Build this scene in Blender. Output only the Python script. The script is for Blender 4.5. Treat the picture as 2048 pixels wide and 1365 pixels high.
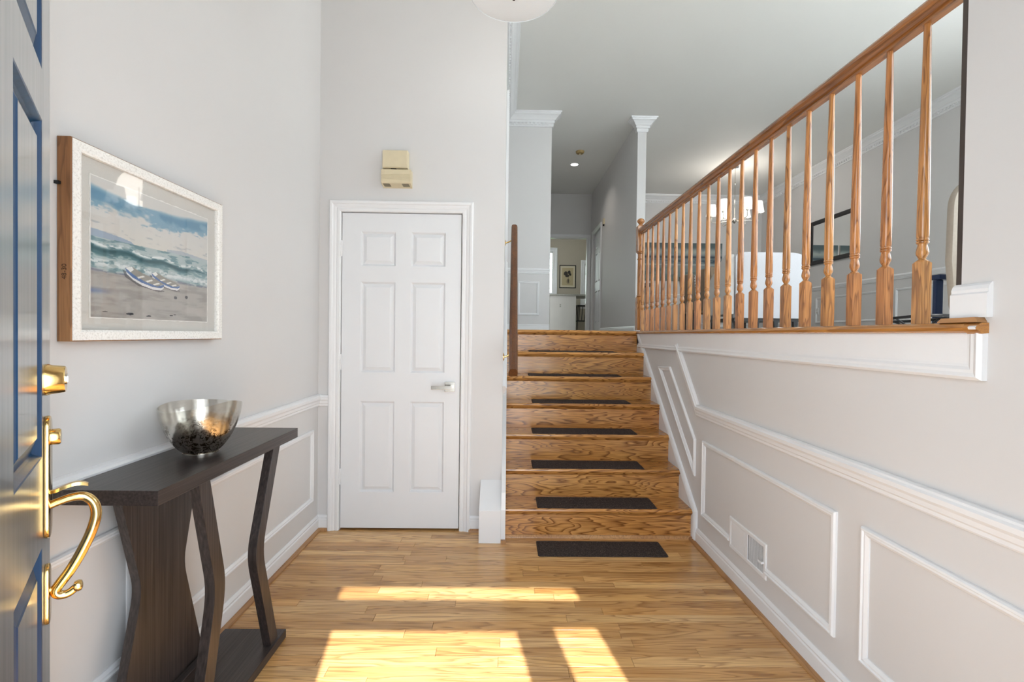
import bpy, bmesh, math, random
import numpy as np
from mathutils import Vector, Matrix

# ------------------------------------------------------------------ clear
for o in list(bpy.data.objects):
    bpy.data.objects.remove(o, do_unlink=True)
SC = bpy.context.scene
COL = SC.collection
rnd = random.Random(7)
PI = math.pi

# ------------------------------------------------------------------ camera
cam_d = bpy.data.cameras.new('camera'); cam = bpy.data.objects.new('camera', cam_d); COL.objects.link(cam)
r_ = Vector((0.99981281, -0.01444065, 0.01287664)); u_ = Vector((-0.01268025, 0.01360966, 0.99982698)); w_ = Vector((0.0146134, 0.9998031, -0.013424))
cam.matrix_world = Matrix(((r_.x, u_.x, -w_.x, 0), (r_.y, u_.y, -w_.y, 0), (r_.z, u_.z, -w_.z, 1.2769), (0, 0, 0, 1)))
cam_d.sensor_width = 36; cam_d.lens = 953.16 / 2048 * 36; cam_d.clip_start = 0.02; cam_d.clip_end = 200
SC.camera = cam

# ------------------------------------------------------------------ world, sun, exposure
SKY_STRENGTH = 6.6
SUN_STRENGTH = 12.0
EXPOSURE = 0.1
SC.view_settings.view_transform = 'Standard'; SC.view_settings.look = 'None'
SC.view_settings.gamma = 1.0; SC.view_settings.use_curve_mapping = False
SC.view_settings.exposure = EXPOSURE
W = bpy.data.worlds.new('sky'); SC.world = W; W.use_nodes = True
nt = W.node_tree; nt.nodes.clear()
wo = nt.nodes.new('ShaderNodeOutputWorld'); bg = nt.nodes.new('ShaderNodeBackground')
tc = nt.nodes.new('ShaderNodeTexCoord'); sx = nt.nodes.new('ShaderNodeSeparateXYZ'); cr = nt.nodes.new('ShaderNodeValToRGB')
cr.color_ramp.elements[0].position = 0.0; cr.color_ramp.elements[0].color = (0.93, 0.97, 1.0, 1)
cr.color_ramp.elements[1].position = 0.9; cr.color_ramp.elements[1].color = (0.66, 0.82, 1.0, 1)
nt.links.new(tc.outputs['Generated'], sx.inputs[0]); nt.links.new(sx.outputs['Z'], cr.inputs[0])
nt.links.new(cr.outputs[0], bg.inputs[0]); bg.inputs[1].default_value = SKY_STRENGTH
nt.links.new(bg.outputs[0], wo.inputs[0])

sd = bpy.data.lights.new('sun', 'SUN'); sd.energy = SUN_STRENGTH; sd.angle = math.radians(0.6); sd.color = (1.0, 0.985, 0.96)
so = bpy.data.objects.new('sun', sd); COL.objects.link(so)
so.rotation_euler = Vector((-0.17, 1.0, -1.105)).to_track_quat('-Z', 'Y').to_euler()

def portal(name, cx, y, cz, w, h):
    d = bpy.data.lights.new(name, 'AREA'); d.shape = 'RECTANGLE'; d.size = w; d.size_y = h
    o = bpy.data.objects.new(name, d); COL.objects.link(o)
    o.location = (cx, y, cz); o.rotation_euler = Vector((0, 1, 0)).to_track_quat('-Z', 'Z').to_euler()
    try: d.cycles.is_portal = True
    except Exception: pass
    return o
portal('door_daylight_portal', 0.10, 0.17, 1.25, 1.30, 2.5)
portal('living_daylight_portal', 3.40, 0.17, 2.95, 3.4, 2.1)
sp = portal('side_daylight_portal', 5.58, 2.4, 2.95, 3.2, 2.0); sp.rotation_euler = Vector((-1, 0, 0)).to_track_quat('-Z', 'Z').to_euler()  # portal at the added side windows

# ------------------------------------------------------------------ node material helpers
def s2l(c):
    return tuple(((x / 12.92) if x <= 0.04045 else ((x + 0.055) / 1.055) ** 2.4) for x in c)
def rgb(r, g, b): return s2l((r / 255., g / 255., b / 255.)) + (1.0,)

class N:
    def __init__(s, name):
        s.m = bpy.data.materials.new(name); s.m.use_nodes = True; s.t = s.m.node_tree; s.t.nodes.clear()
        s.out = s.t.nodes.new('ShaderNodeOutputMaterial'); s.b = s.t.nodes.new('ShaderNodeBsdfPrincipled')
        s.t.links.new(s.b.outputs[0], s.out.inputs[0])
    def n(s, typ, **k):
        x = s.t.nodes.new(typ)
        for a, v in k.items(): setattr(x, a, v)
        return x
    def l(s, a, b): s.t.links.new(a, b)
    def set(s, **k):
        for a, v in k.items(): s.b.inputs[a.replace('_', ' ')].default_value = v
        return s
    def coords(s, scale=(1, 1, 1), rand=0.0, kind='Object'):
        tc = s.n('ShaderNodeTexCoord'); src = tc.outputs[kind]
        if rand:
            oi = s.n('ShaderNodeObjectInfo'); mul = s.n('ShaderNodeMath', operation='MULTIPLY'); mul.inputs[1].default_value = rand
            s.l(oi.outputs['Random'], mul.inputs[0])
            cx = s.n('ShaderNodeCombineXYZ')
            for i in range(3): s.l(mul.outputs[0], cx.inputs[i])
            ad = s.n('ShaderNodeVectorMath', operation='ADD'); s.l(src, ad.inputs[0]); s.l(cx.outputs[0], ad.inputs[1]); src = ad.outputs[0]
        mp = s.n('ShaderNodeMapping'); mp.inputs['Scale'].default_value = scale; s.l(src, mp.inputs[0])
        return mp.outputs[0]
    def noise(s, vec, scale=5, detail=3, rough=0.5, dist=0.0):
        x = s.n('ShaderNodeTexNoise'); x.inputs['Scale'].default_value = scale; x.inputs['Detail'].default_value = detail
        x.inputs['Roughness'].default_value = rough; x.inputs['Distortion'].default_value = dist; s.l(vec, x.inputs['Vector']); return x.outputs['Fac']
    def ramp(s, fac, stops):
        x = s.n('ShaderNodeValToRGB'); e = x.color_ramp.elements
        while len(e) < len(stops): e.new(0.5)
        for i, (p, c) in enumerate(stops): e[i].position = p; e[i].color = c
        s.l(fac, x.inputs[0]); return x.outputs[0]
    def math(s, op, a, b=None):
        x = s.n('ShaderNodeMath', operation=op)
        for i, v in enumerate((a, b)):
            if v is None: continue
            if isinstance(v, (int, float)): x.inputs[i].default_value = v
            else: s.l(v, x.inputs[i])
        return x.outputs[0]
    def mix(s, fac, a, b, blend='MIX'):
        x = s.n('ShaderNodeMix', data_type='RGBA', blend_type=blend)
        for i, v in ((0, fac), (6, a), (7, b)):
            if isinstance(v, (int, float, tuple)): x.inputs[i].default_value = v
            else: s.l(v, x.inputs[i])
        return x.outputs[2]
    def bump(s, h, strength=0.1, dist=0.001):
        x = s.n('ShaderNodeBump'); x.inputs['Strength'].default_value = strength; x.inputs['Distance'].default_value = dist
        s.l(h, x.inputs['Height']); s.l(x.outputs[0], s.b.inputs['Normal'])

def plain(name, col, rough=0.5, metal=0.0, noise=0.0, scale=8.0, bump=0.0, bscale=200, **k):
    m = N(name); m.set(Roughness=rough, Metallic=metal, **k); m.b.inputs['Base Color'].default_value = col
    if noise:
        f = m.noise(m.coords(), scale, 3); d = tuple(c * (1 - noise) for c in col[:3]) + (1,); e = tuple(min(1, c * (1 + noise)) for c in col[:3]) + (1,)
        m.l(m.ramp(f, [(0.3, d), (0.7, e)]), m.b.inputs['Base Color'])
    if bump:
        m.bump(m.noise(m.coords(), bscale, 2), bump, 0.0006)
    return m.m

def oak(name, light, mid, dark, axis='x', ring=11.0, stretch=(0.9, 9.0), rough=0.3, amount=1.0, rand=40.0, coat=0.0):
    """oak: contour lines of a stretched noise give the cathedral figure, plus fine pores along the grain"""
    m = N(name)
    a, c = stretch
    sc = {'x': (a, c, c), 'y': (c, a, c), 'z': (c, c, a)}[axis]
    pc = {'x': (7, 320, 320), 'y': (320, 7, 320), 'z': (320, 320, 7)}[axis]
    v = m.coords(sc, rand); field = m.noise(v, 1.0, 2.5, 0.45, 0.35)
    rings = m.math('FRACT', m.math('MULTIPLY', field, ring))
    rf = m.ramp(rings, [(0.0, (0, 0, 0, 1)), (0.55, (0.25, 0.25, 0.25, 1)), (0.88, (1, 1, 1, 1)), (1.0, (0, 0, 0, 1))])
    pores = m.ramp(m.noise(m.coords(pc, rand), 1.0, 2, 0.6), [(0.42, (0, 0, 0, 1)), (0.66, (1, 1, 1, 1))])
    broad = m.noise(m.coords({'x': (1.2, 5, 5), 'y': (5, 1.2, 5), 'z': (5, 5, 1.2)}[axis], rand * 1.7), 1.0, 2)
    base = m.mix(m.ramp(broad, [(0.35, (0, 0, 0, 1)), (0.65, (1, 1, 1, 1))]), light, mid)
    c1 = m.mix(m.math('MULTIPLY', rf, 0.62 * amount), base, dark)
    c2 = m.mix(m.math('MULTIPLY', pores, 0.34 * amount), c1, dark)
    oi = m.n('ShaderNodeObjectInfo')
    c3 = m.mix(1.0, c2, oi.outputs['Color'], 'MULTIPLY')
    m.l(c3, m.b.inputs['Base Color'])
    m.set(Roughness=rough)
    if coat: m.b.inputs['Coat Weight'].default_value = coat; m.b.inputs['Coat Roughness'].default_value = 0.12
    m.bump(m.math('ADD', m.math('MULTIPLY', rf, 0.5), pores), 0.12, 0.0004)
    return m.m

MAT = {}
MAT['wall'] = plain('wall_paint', rgb(214, 212, 211), 0.55, noise=0.012, scale=1.5, bump=0.05, bscale=260)
MAT['ceil'] = plain('ceiling_paint', rgb(234, 233, 229), 0.7, noise=0.01, scale=1.2, bump=0.05, bscale=220)
MAT['trim'] = plain('white_gloss_trim', rgb(232, 232, 233), 0.32, noise=0.01, scale=6)
MAT['door_white'] = plain('white_door_paint', rgb(228, 229, 231), 0.38, noise=0.008, scale=4, bump=0.04, bscale=90)
MAT['floor_oak'] = oak('floor_oak', rgb(234, 190, 130), rgb(214, 166, 104), rgb(124, 78, 40), 'x', 10.0, (1.3, 17.0), 0.22, 0.95, coat=0.25)
MAT['stair_oak'] = oak('stair_oak', rgb(226, 168, 98), rgb(206, 144, 74), rgb(104, 58, 22), 'x', 17.0, (1.5, 12.0), 0.24, 1.45, coat=0.3)
MAT['rail_oak_y'] = oak('rail_oak_along', rgb(176, 116, 62), rgb(152, 96, 48), rgb(84, 46, 20), 'y', 10.0, (1.2, 16.0), 0.27, 1.0, coat=0.3)
MAT['rail_oak_z'] = oak('baluster_oak', rgb(204, 144, 86), rgb(176, 114, 60), rgb(92, 52, 26), 'z', 9.0, (2.2, 22.0), 0.24, 1.1, coat=0.4)
MAT['dark_rail'] = oak('stained_rail_oak', rgb(128, 80, 42), rgb(104, 62, 32), rgb(60, 34, 16), 'y', 9.0, (1.2, 18.0), 0.35, 0.9)
MAT['ledge_oak'] = oak('ledge_oak', rgb(196, 136, 70), rgb(176, 116, 54), rgb(100, 58, 24), 'y', 8.0, (1.2, 16.0), 0.24, 0.8, coat=0.3)
MAT['shoe_oak'] = oak('shoe_oak', rgb(190, 146, 100), rgb(165, 118, 74), rgb(110, 70, 40), 'y', 8.0, (1.2, 16.0), 0.35, 0.7)
MAT['frame_oak'] = oak('frame_oak', rgb(168, 120, 76), rgb(146, 98, 58), rgb(90, 56, 30), 'z', 9.0, (2.0, 18.0), 0.5, 0.9)
MAT['brass'] = plain('polished_brass', (0.80, 0.55, 0.22, 1), 0.14, 1.0, noise=0.12, scale=30)
MAT['nickel'] = plain('brushed_nickel', (0.55, 0.52, 0.47, 1), 0.25, 1.0)
MAT['chrome'] = plain('polished_steel', (0.75, 0.75, 0.76, 1), 0.12, 1.0)
MAT['black'] = plain('black_lacquer', (0.012, 0.011, 0.012, 1), 0.35)
MAT['blackmetal'] = plain('black_metal', (0.02, 0.02, 0.022, 1), 0.4, 0.6)
MAT['navy'] = plain('navy_metal', (0.012, 0.03, 0.09, 1), 0.4)
MAT['beigeplastic'] = plain('yellowed_beige_plastic', rgb(216, 203, 172), 0.45, noise=0.03, scale=20)
MAT['darkplastic'] = plain('dark_gap', (0.02, 0.018, 0.014, 1), 0.8)
MAT['tan'] = plain('tan_upholstery', rgb(150, 132, 112), 0.9, noise=0.06, scale=60, bump=0.3, bscale=900)
MAT['cream'] = plain('cream_upholstery', rgb(168, 158, 146), 0.9, noise=0.04, scale=60, bump=0.3, bscale=900)
MAT['whitefab'] = plain('white_linen', rgb(206, 206, 210), 0.9, noise=0.02, scale=80, bump=0.3, bscale=1200)
MAT['greyfab'] = plain('pale_grey_linen', rgb(206, 202, 198), 0.9, noise=0.03, scale=80, bump=0.3, bscale=1200)
MAT['greycarpet'] = plain('grey_floor', rgb(190, 186, 180), 0.6, noise=0.06, scale=30)
MAT['kitchenwall'] = plain('taupe_kitchen_paint', rgb(176, 166, 150), 0.6, noise=0.02, scale=3)
MAT['island'] = plain('pale_island_panel', rgb(196, 192, 184), 0.5, noise=0.02, scale=5)
MAT['stone'] = plain('grey_stone_top', rgb(150, 148, 138), 0.3, noise=0.12, scale=40)
MAT['concrete'] = plain('porch_concrete', rgb(212, 210, 205), 0.85, noise=0.08, scale=6, bump=0.2, bscale=80)
MAT['lawn'] = plain('lawn_green', rgb(104, 124, 70), 0.95, noise=0.25, scale=10)
MAT['bark'] = plain('bark', rgb(92, 84, 78), 0.9, noise=0.3, scale=14)
MAT['mirror'] = plain('mirror_glass', (0.86, 0.88, 0.87, 1), 0.02, 1.0)
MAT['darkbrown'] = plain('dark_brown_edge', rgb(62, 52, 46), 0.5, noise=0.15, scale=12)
MAT['pot'] = plain('cream_petals', rgb(232, 230, 220), 0.7)

def mat_leaf():
    m = N('leaf_green'); oi = m.coords((1, 1, 1)); f = m.noise(oi, 3.0, 2)
    m.l(m.ramp(f, [(0.3, rgb(70, 110, 60)), (0.7, rgb(150, 190, 110))]), m.b.inputs['Base Color']); m.set(Roughness=0.6)
    m.b.inputs['Subsurface Weight'].default_value = 0.0
    return m.m
MAT['leaf'] = mat_leaf()

def mat_emit(name, col, strength, base=(0.9, 0.9, 0.88, 1)):
    m = N(name); m.b.inputs['Base Color'].default_value = base; m.b.inputs['Emission Color'].default_value = col
    m.b.inputs['Emission Strength'].default_value = strength; m.set(Roughness=0.5); return m.m
MAT['shade'] = mat_emit('lit_fabric_shade', (1.0, 0.97, 0.92, 1), 0.75)
MAT['lamp_bowl'] = mat_emit('opal_glass', (1.0, 0.98, 0.95, 1), 0.10, (.78, .81, .83, 1))
MAT['downlight'] = mat_emit('downlight_lens', (1.0, 0.97, 0.92, 1), 4.0)

def mat_glass(name, tint=(1, 1, 1, 1), refl=0.08):
    m = N(name); t = m.n('ShaderNodeBsdfTransparent'); t.inputs[0].default_value = tint
    g = m.n('ShaderNodeBsdfGlossy'); g.inputs['Roughness'].default_value = 0.02
    lw = m.n('ShaderNodeLayerWeight'); lw.inputs['Blend'].default_value = 0.5
    fres = m.math('ADD', m.math('MULTIPLY', m.math('POWER', lw.outputs['Facing'], 5.0), 0.9), 0.04)
    mx = m.n('ShaderNodeMixShader'); m.l(fres, mx.inputs[0]); m.l(t.outputs[0], mx.inputs[1]); m.l(g.outputs[0], mx.inputs[2])
    m.l(mx.outputs[0], m.out.inputs[0]); return m.m
MAT['glass'] = mat_glass('window_glass', (0.97, 0.985, 0.98, 1))
MAT['picglass'] = mat_glass('picture_glass', (0.99, 0.99, 0.99, 1))

def mat_mercury():
    m = N('mercury_glass'); v = m.coords((1, 1, 1))
    nz = m.noise(v, 70.0, 3, 0.6, 0.8); ridge = m.math('ABSOLUTE', m.math('SUBTRACT', nz, 0.5))
    lines = m.ramp(ridge, [(0.0, (0, 0, 0, 1)), (0.035, (0.1, 0.1, 0.1, 1)), (0.07, (1, 1, 1, 1))])
    blot = m.noise(v, 24.0, 2, 0.5)
    bl = m.ramp(blot, [(0.42, (0, 0, 0, 1)), (0.50, (1, 1, 1, 1))])
    sep = m.n('ShaderNodeSeparateXYZ'); m.l(v, sep.inputs[0])
    hgt = m.ramp(m.math('MULTIPLY', sep.outputs['Z'], 6.0), [(0.45, (1, 1, 1, 1)), (0.85, (0, 0, 0, 1))])
    dark = m.math('MULTIPLY', m.math('MULTIPLY', bl, lines), hgt)
    col = m.mix(dark, (0.80, 0.76, 0.70, 1), (0.10, 0.065, 0.03, 1))
    met = m.n('ShaderNodeBsdfPrincipled'); met.inputs['Metallic'].default_value = 1.0; m.l(col, met.inputs['Base Color'])
    met.inputs['Roughness'].default_value = 0.2
    tr = m.n('ShaderNodeBsdfTransparent'); tr.inputs[0].default_value = (0.93, 0.92, 0.89, 1)
    gl = m.n('ShaderNodeBsdfGlossy'); gl.inputs['Roughness'].default_value = 0.05
    lw = m.n('ShaderNodeLayerWeight'); lw.inputs['Blend'].default_value = 0.5
    fres = m.math('ADD', m.math('MULTIPLY', m.math('POWER', lw.outputs['Facing'], 4.0), 0.8), 0.08)
    cg = m.n('ShaderNodeMixShader'); m.l(fres, cg.inputs[0]); m.l(tr.outputs[0], cg.inputs[1]); m.l(gl.outputs[0], cg.inputs[2])
    fac = m.ramp(m.math('ADD', m.math('MULTIPLY', sep.outputs['Z'], 6.0), m.math('MULTIPLY', m.noise(v, 22.0, 4, 0.7), 0.35)), [(0.55, (1, 1, 1, 1)), (1.0, (0.15, 0.15, 0.15, 1))])
    mx = m.n('ShaderNodeMixShader'); m.l(fac, mx.inputs[0]); m.l(cg.outputs[0], mx.inputs[1]); m.l(met.outputs[0], mx.inputs[2])
    m.l(mx.outputs[0], m.out.inputs[0]); return m.m
MAT['mercury'] = mat_mercury()

def mat_table(name, axis):
    m = N(name); sc = {'y': (160, 3, 160), 'z': (160, 160, 3)}[axis]
    f = m.noise(m.coords(sc), 1.0, 3, 0.6)
    m.l(m.ramp(f, [(0.35, rgb(34, 29, 28)), (0.62, rgb(62, 54, 52)), (0.8, rgb(84, 76, 74))]), m.b.inputs['Base Color'])
    m.set(Roughness=0.36); m.b.inputs['Specular IOR Level'].default_value = 0.6
    m.bump(f, 0.35, 0.0005); return m.m
MAT['espresso_y'] = mat_table('espresso_wood_along', 'y'); MAT['espresso_z'] = mat_table('espresso_wood_upright', 'z')

def mat_carpet():
    m = N('ribbed_charcoal_carpet'); v = m.coords((1, 1, 1)); f = m.noise(v, 420, 3, 0.8); g = m.noise(v, 120, 3, 0.6)
    m.l(m.ramp(m.math('ADD', m.math('MULTIPLY', f, 0.7), m.math('MULTIPLY', g, 0.3)), [(0.35, rgb(26, 20, 18)), (0.53, rgb(58, 46, 42)), (0.68, rgb(132, 116, 106))]), m.b.inputs['Base Color'])
    m.set(Roughness=0.95); m.bump(f, 0.8, 0.002); return m.m
MAT['mat'] = mat_carpet()

def mat_blue_door():
    m = N('navy_door_paint'); f = m.noise(m.coords((60, 60, 2.0)), 1.0, 3)
    m.l(m.ramp(f, [(0.3, rgb(10, 48, 82)), (0.7, rgb(20, 68, 108))]), m.b.inputs['Base Color'])
    m.set(Roughness=0.3); m.b.inputs['Specular IOR Level'].default_value = 0.5; m.b.inputs['Coat Weight'].default_value = 0.25; m.b.inputs['Coat Roughness'].default_value = 0.3
    m.bump(f, 0.15, 0.0006); return m.m
MAT['bluedoor'] = mat_blue_door()

def mat_blue_face():
    m = N('navy_door_face_grey_sheen'); f = m.noise(m.coords((60, 60, 2.0)), 1.0, 3)
    m.l(m.ramp(f, [(0.3, rgb(92, 98, 106)), (0.7, rgb(122, 126, 132))]), m.b.inputs['Base Color'])  # navy face greyed: its bright grazing reflection is put into the base colour
    m.set(Roughness=0.3); m.b.inputs['Specular IOR Level'].default_value = 1.0; m.b.inputs['Coat Weight'].default_value = 1.0; m.b.inputs['Coat Roughness'].default_value = 0.2
    m.bump(f, 0.15, 0.0006); return m.m
MAT['blueface'] = mat_blue_face()
def mat_crackle():
    m = N('white_crackle_gesso'); f = m.noise(m.coords(), 160, 4, 0.7)
    m.l(m.ramp(f, [(0.3, rgb(206, 202, 196)), (0.5, rgb(240, 238, 234)), (1, rgb(246, 245, 242))]), m.b.inputs['Base Color'])
    m.set(Roughness=0.6); m.bump(f, 0.6, 0.001); return m.m
MAT['gesso'] = mat_crackle()
MAT['linenmat'] = plain('linen_mount', rgb(206, 203, 197), 0.9, noise=0.03, scale=300, bump=0.2, bscale=1400)

def mat_vcol(name, rough=0.8):
    m = N(name); a = m.n('ShaderNodeVertexColor'); a.layer_name = 'paint'
    m.l(a.outputs['Color'], m.b.inputs['Base Color']); m.set(Roughness=rough); return m.m
MAT['painting'] = mat_vcol('painted_picture', 0.7)

# ------------------------------------------------------------------ mesh helpers
class MB:
    def __init__(s): s.v = []; s.f = []
    def add(s, vs, fs):
        k = len(s.v); s.v += [tuple(v) for v in vs]; s.f += [tuple(i + k for i in f) for f in fs]; return s
    def box(s, x0, x1, y0, y1, z0, z1):
        x0, x1 = min(x0, x1), max(x0, x1); y0, y1 = min(y0, y1), max(y0, y1); z0, z1 = min(z0, z1), max(z0, z1)
        return s.add([(x0, y0, z0), (x1, y0, z0), (x1, y1, z0), (x0, y1, z0), (x0, y0, z1), (x1, y0, z1), (x1, y1, z1), (x0, y1, z1)],
                     [(0, 3, 2, 1), (4, 5, 6, 7), (0, 1, 5, 4), (1, 2, 6, 5), (2, 3, 7, 6), (3, 0, 4, 7)])
    def prism(s, pts, axis, a, b):
        """pts: 2D outline; axis 'x': pts=(y,z), 'y': pts=(x,z), 'z': pts=(x,y)"""
        def P(p, t): return {'x': (t, p[0], p[1]), 'y': (p[0], t, p[1]), 'z': (p[0], p[1], t)}[axis]
        n = len(pts); vs = [P(p, a) for p in pts] + [P(p, b) for p in pts]
        return s.add(vs, [tuple(range(n)), tuple(range(2 * n - 1, n - 1, -1))] + [(i, i + n, (i + 1) % n + n, (i + 1) % n) for i in range(n)])
    def lathe(s, prof, c=(0, 0, 0), axis='z', seg=20, cap=True):
        vs = []; fs = []; n = len(prof)
        for r, h in prof:
            for k in range(seg):
                a = 2 * PI * k / seg; x, y = r * math.cos(a), r * math.sin(a)
                p = {'z': (x, y, h), 'x': (h, x, y), 'y': (x, h, y)}[axis]
                vs.append((c[0] + p[0], c[1] + p[1], c[2] + p[2]))
        for i in range(n - 1):
            for k in range(seg):
                k2 = (k + 1) % seg; fs.append((i * seg + k, i * seg + k2, (i + 1) * seg + k2, (i + 1) * seg + k))
        if cap: fs.append(tuple(range(seg - 1, -1, -1))); fs.append(tuple((n - 1) * seg + k for k in range(seg)))
        return s.add(vs, fs)
    def tube(s, pts, r, seg=10, closed=False):
        pts = [Vector(p) for p in pts]; n = len(pts); rs = r if isinstance(r, (list, tuple)) else [r] * n
        vs = []; fs = []; ref = None
        for i, p in enumerate(pts):
            if closed: t = (pts[(i + 1) % n] - pts[i - 1]).normalized()
            else: t = (pts[min(i + 1, n - 1)] - pts[max(i - 1, 0)]).normalized()
            if ref is None: ref = t.orthogonal().normalized()
            ref = (ref - t * ref.dot(t)).normalized(); b = t.cross(ref)
            for k in range(seg):
                a = 2 * PI * k / seg; vs.append(p + (ref * math.cos(a) + b * math.sin(a)) * rs[i])
        m = n if closed else n - 1
        for i in range(m):
            j = (i + 1) % n
            for k in range(seg):
                k2 = (k + 1) % seg; fs.append((i * seg + k, i * seg + k2, j * seg + k2, j * seg + k))
        if not closed: fs.append(tuple(range(seg - 1, -1, -1))); fs.append(tuple((n - 1) * seg + k for k in range(seg)))
        return s.add(vs, fs)
    def sweep(s, path, Nv, prof, closed=False):
        """moulding: profile (a sideways in plane = Nv x direction, b along Nv) swept with mitred corners"""
        P = [Vector(p) for p in path]; Nv = Vector(Nv).normalized(); n = len(P); vs = []; fs = []; m = len(prof)
        def lat(i, j): d = (P[j] - P[i]).normalized(); return Nv.cross(d)
        for i in range(n):
            if closed: l0, l1 = lat((i - 1) % n, i), lat(i, (i + 1) % n)
            elif i == 0: l0 = l1 = lat(0, 1)
            elif i == n - 1: l0 = l1 = lat(n - 2, n - 1)
            else: l0, l1 = lat(i - 1, i), lat(i, i + 1)
            mt = (l0 + l1); mt = mt / max(1e-6, mt.dot(l1) if abs(mt.dot(l1)) > 1e-6 else 1)
            for a, b in prof: vs.append(P[i] + mt * a + Nv * b)
        for i in range(n if closed else n - 1):
            j = (i + 1) % n
            for k in range(m):
                k2 = (k + 1) % m; fs.append((i * m + k, i * m + k2, j * m + k2, j * m + k))
        if not closed: fs.append(tuple(range(m - 1, -1, -1))); fs.append(tuple((n - 1) * m + k for k in range(m)))
        return s.add(vs, fs)
    def build(s, name, mat, parent=None, smooth=False, bevel=0.0, loc=None, bseg=2, auto=None):
        me = bpy.data.meshes.new(name); me.from_pydata(s.v, [], s.f)
        bm = bmesh.new(); bm.from_mesh(me)
        bmesh.ops.recalc_face_normals(bm, faces=bm.faces)
        if bevel: bmesh.ops.bevel(bm, geom=[e for e in bm.edges if len(e.link_faces) == 2 and e.calc_face_angle(0) > 0.6], offset=bevel, segments=bseg, affect='EDGES', profile=0.6)
        bm.to_mesh(me); bm.free()
        me.materials.append(MAT[mat] if isinstance(mat, str) else mat)
        if smooth:
            me.polygons.foreach_set('use_smooth', [True] * len(me.polygons))
            try: me.set_sharp_from_angle(angle=math.radians(smooth if smooth is not True else 40))
            except Exception: pass
        o = bpy.data.objects.new(name, me); COL.objects.link(o)
        if loc is not None:
            me.transform(Matrix.Translation(-Vector(loc))); o.location = loc
        if parent is not None:
            o.parent = parent
            if loc is None: o.location = -parent.location if parent.rotation_euler.z == 0 else (0, 0, 0)
            else: o.location = Vector(loc) - parent.location
        return o

def tag(o, label=None, cat=None, group=None, kind=None):
    if label: o['label'] = label
    if cat: o['category'] = cat
    if group: o['group'] = group
    if kind: o['kind'] = kind
    return o
def empty(name, loc, label, cat, group=None, kind=None, rz=0.0):
    o = bpy.data.objects.new(name, None); COL.objects.link(o); o.location = loc; o.rotation_euler = (0, 0, rz); o.empty_display_size = 0.05
    return tag(o, label, cat, group, kind)
def struct(o, label, cat): return tag(o, label, cat, None, 'structure')

# ------------------------------------------------------------------ dimensions
XL, XR, YD, YF0, YF1 = -1.198, 1.203, 3.08, 0.19, 0.33
CZ = 4.27; LZ = 1.323; XS = -0.011
RISE = 0.189; RUN = 0.217; NOSE1 = 2.96
XDR, YDF = 5.43, 10.1

def wall_holes(name, axis, plane0, plane1, a0, a1, z0, z1, holes, mat, label, cat='wall'):
    """wall slab with rectangular openings; axis is its thickness axis"""
    As = sorted({a0, a1, *[h[0] for h in holes], *[h[1] for h in holes]}); Zs = sorted({z0, z1, *[h[2] for h in holes], *[h[3] for h in holes]})
    m = MB()
    for i in range(len(As) - 1):
        for j in range(len(Zs) - 1):
            ca, cz = (As[i] + As[i + 1]) / 2, (Zs[j] + Zs[j + 1]) / 2
            if any(h[0] < ca < h[1] and h[2] < cz < h[3] for h in holes): continue
            if axis == 'y': m.box(As[i], As[i + 1], plane0, plane1, Zs[j], Zs[j + 1])
            else: m.box(plane0, plane1, As[i], As[i + 1], Zs[j], Zs[j + 1])
    return struct(m.build(name, mat), label, cat)

# ------------------------------------------------------------------ structure
struct(MB().box(-40, 40, -40, YF0 + 0.0, -0.4, -0.22).build('ground_outside', 'concrete'), 'pale paved forecourt outside the entrance', 'ground')
struct(MB().box(-40, 40, YDF + 3.0, 60, -0.4, -0.22).build('ground_garden', 'lawn'), 'green lawn behind the house', 'ground')
struct(MB().box(-1.6, 2.2, -1.6, YF0 + 0.02, -0.22, -0.02).build('ground_porch', 'concrete'), 'pale concrete porch slab before the front door', 'porch')

struct(MB().box(-1.32, XL, YF0, 3.2, -0.15, CZ).build('wall_left', 'wall'), 'pale grey entry wall on the console table side', 'wall')
wall_holes('wall_back', 'y', YD, YD + 0.12, XL, XS, -0.15, CZ, [(-1.064, -0.277, -0.15, 2.057)], 'wall', 'pale grey wall holding the six-panel closet door')
struct(MB().box(-1.32, -0.13, YD + 0.5, YD + 0.55, -0.15, CZ).box(-1.32, XL, 3.2, YD + 0.5, -0.15, CZ).build('wall_closet', 'wall'), 'hidden rear wall of the closet', 'wall')
struct(MB().box(-0.13, XS, YD + 0.12, 6.62, -0.15, CZ).build('wall_stair', 'wall'), 'pale wall along the handrail side of the stairs', 'wall')
struct(MB().box(XR, 1.32, YF1, 4.42, -0.15, LZ - 0.03).build('wall_right', 'wall'), 'pale grey half wall with raised box mouldings under the balustrade', 'wall')
struct(MB().box(XR, 1.32, YF1, 1.2045, LZ - .03, CZ).box(XR, 1.32, 1.2045, 1.243, LZ, CZ).build('wall_right_upper', 'wall'), 'pale grey wall above the end of the oak ledge', 'wall')
wall_holes('wall_front', 'y', YF0, YF1, -1.32, 5.55, -0.15, CZ,
           [(-0.45, 0.386, -0.15, 2.045), (0.52, 0.73, 0.10, 2.06), (-0.45, 0.73, 2.15, 2.42), (1.75, 3.35, 1.95, 3.98), (3.5, 5.1, 1.95, 3.98)],
           'wall', 'entrance wall behind the viewer with doorway and windows')
struct(MB().box(-0.13, 0.60, 6.5, 6.62, LZ, CZ).build('wall_landing', 'wall'), 'grey landing wall facing the stairs with one box moulding', 'wall')
struct(MB().box(0.48, 0.60, 6.62, YDF, LZ, CZ).build('wall_hall_left', 'wall'), 'hidden wall of the hall beyond the landing', 'wall')
wall_holes('wall_hall_right', 'x', 1.80, 1.92, 6.6, YDF, LZ, CZ, [(9.07, 9.87, LZ, 3.36)], 'wall', 'grey hall wall running back from the white end post')
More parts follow.
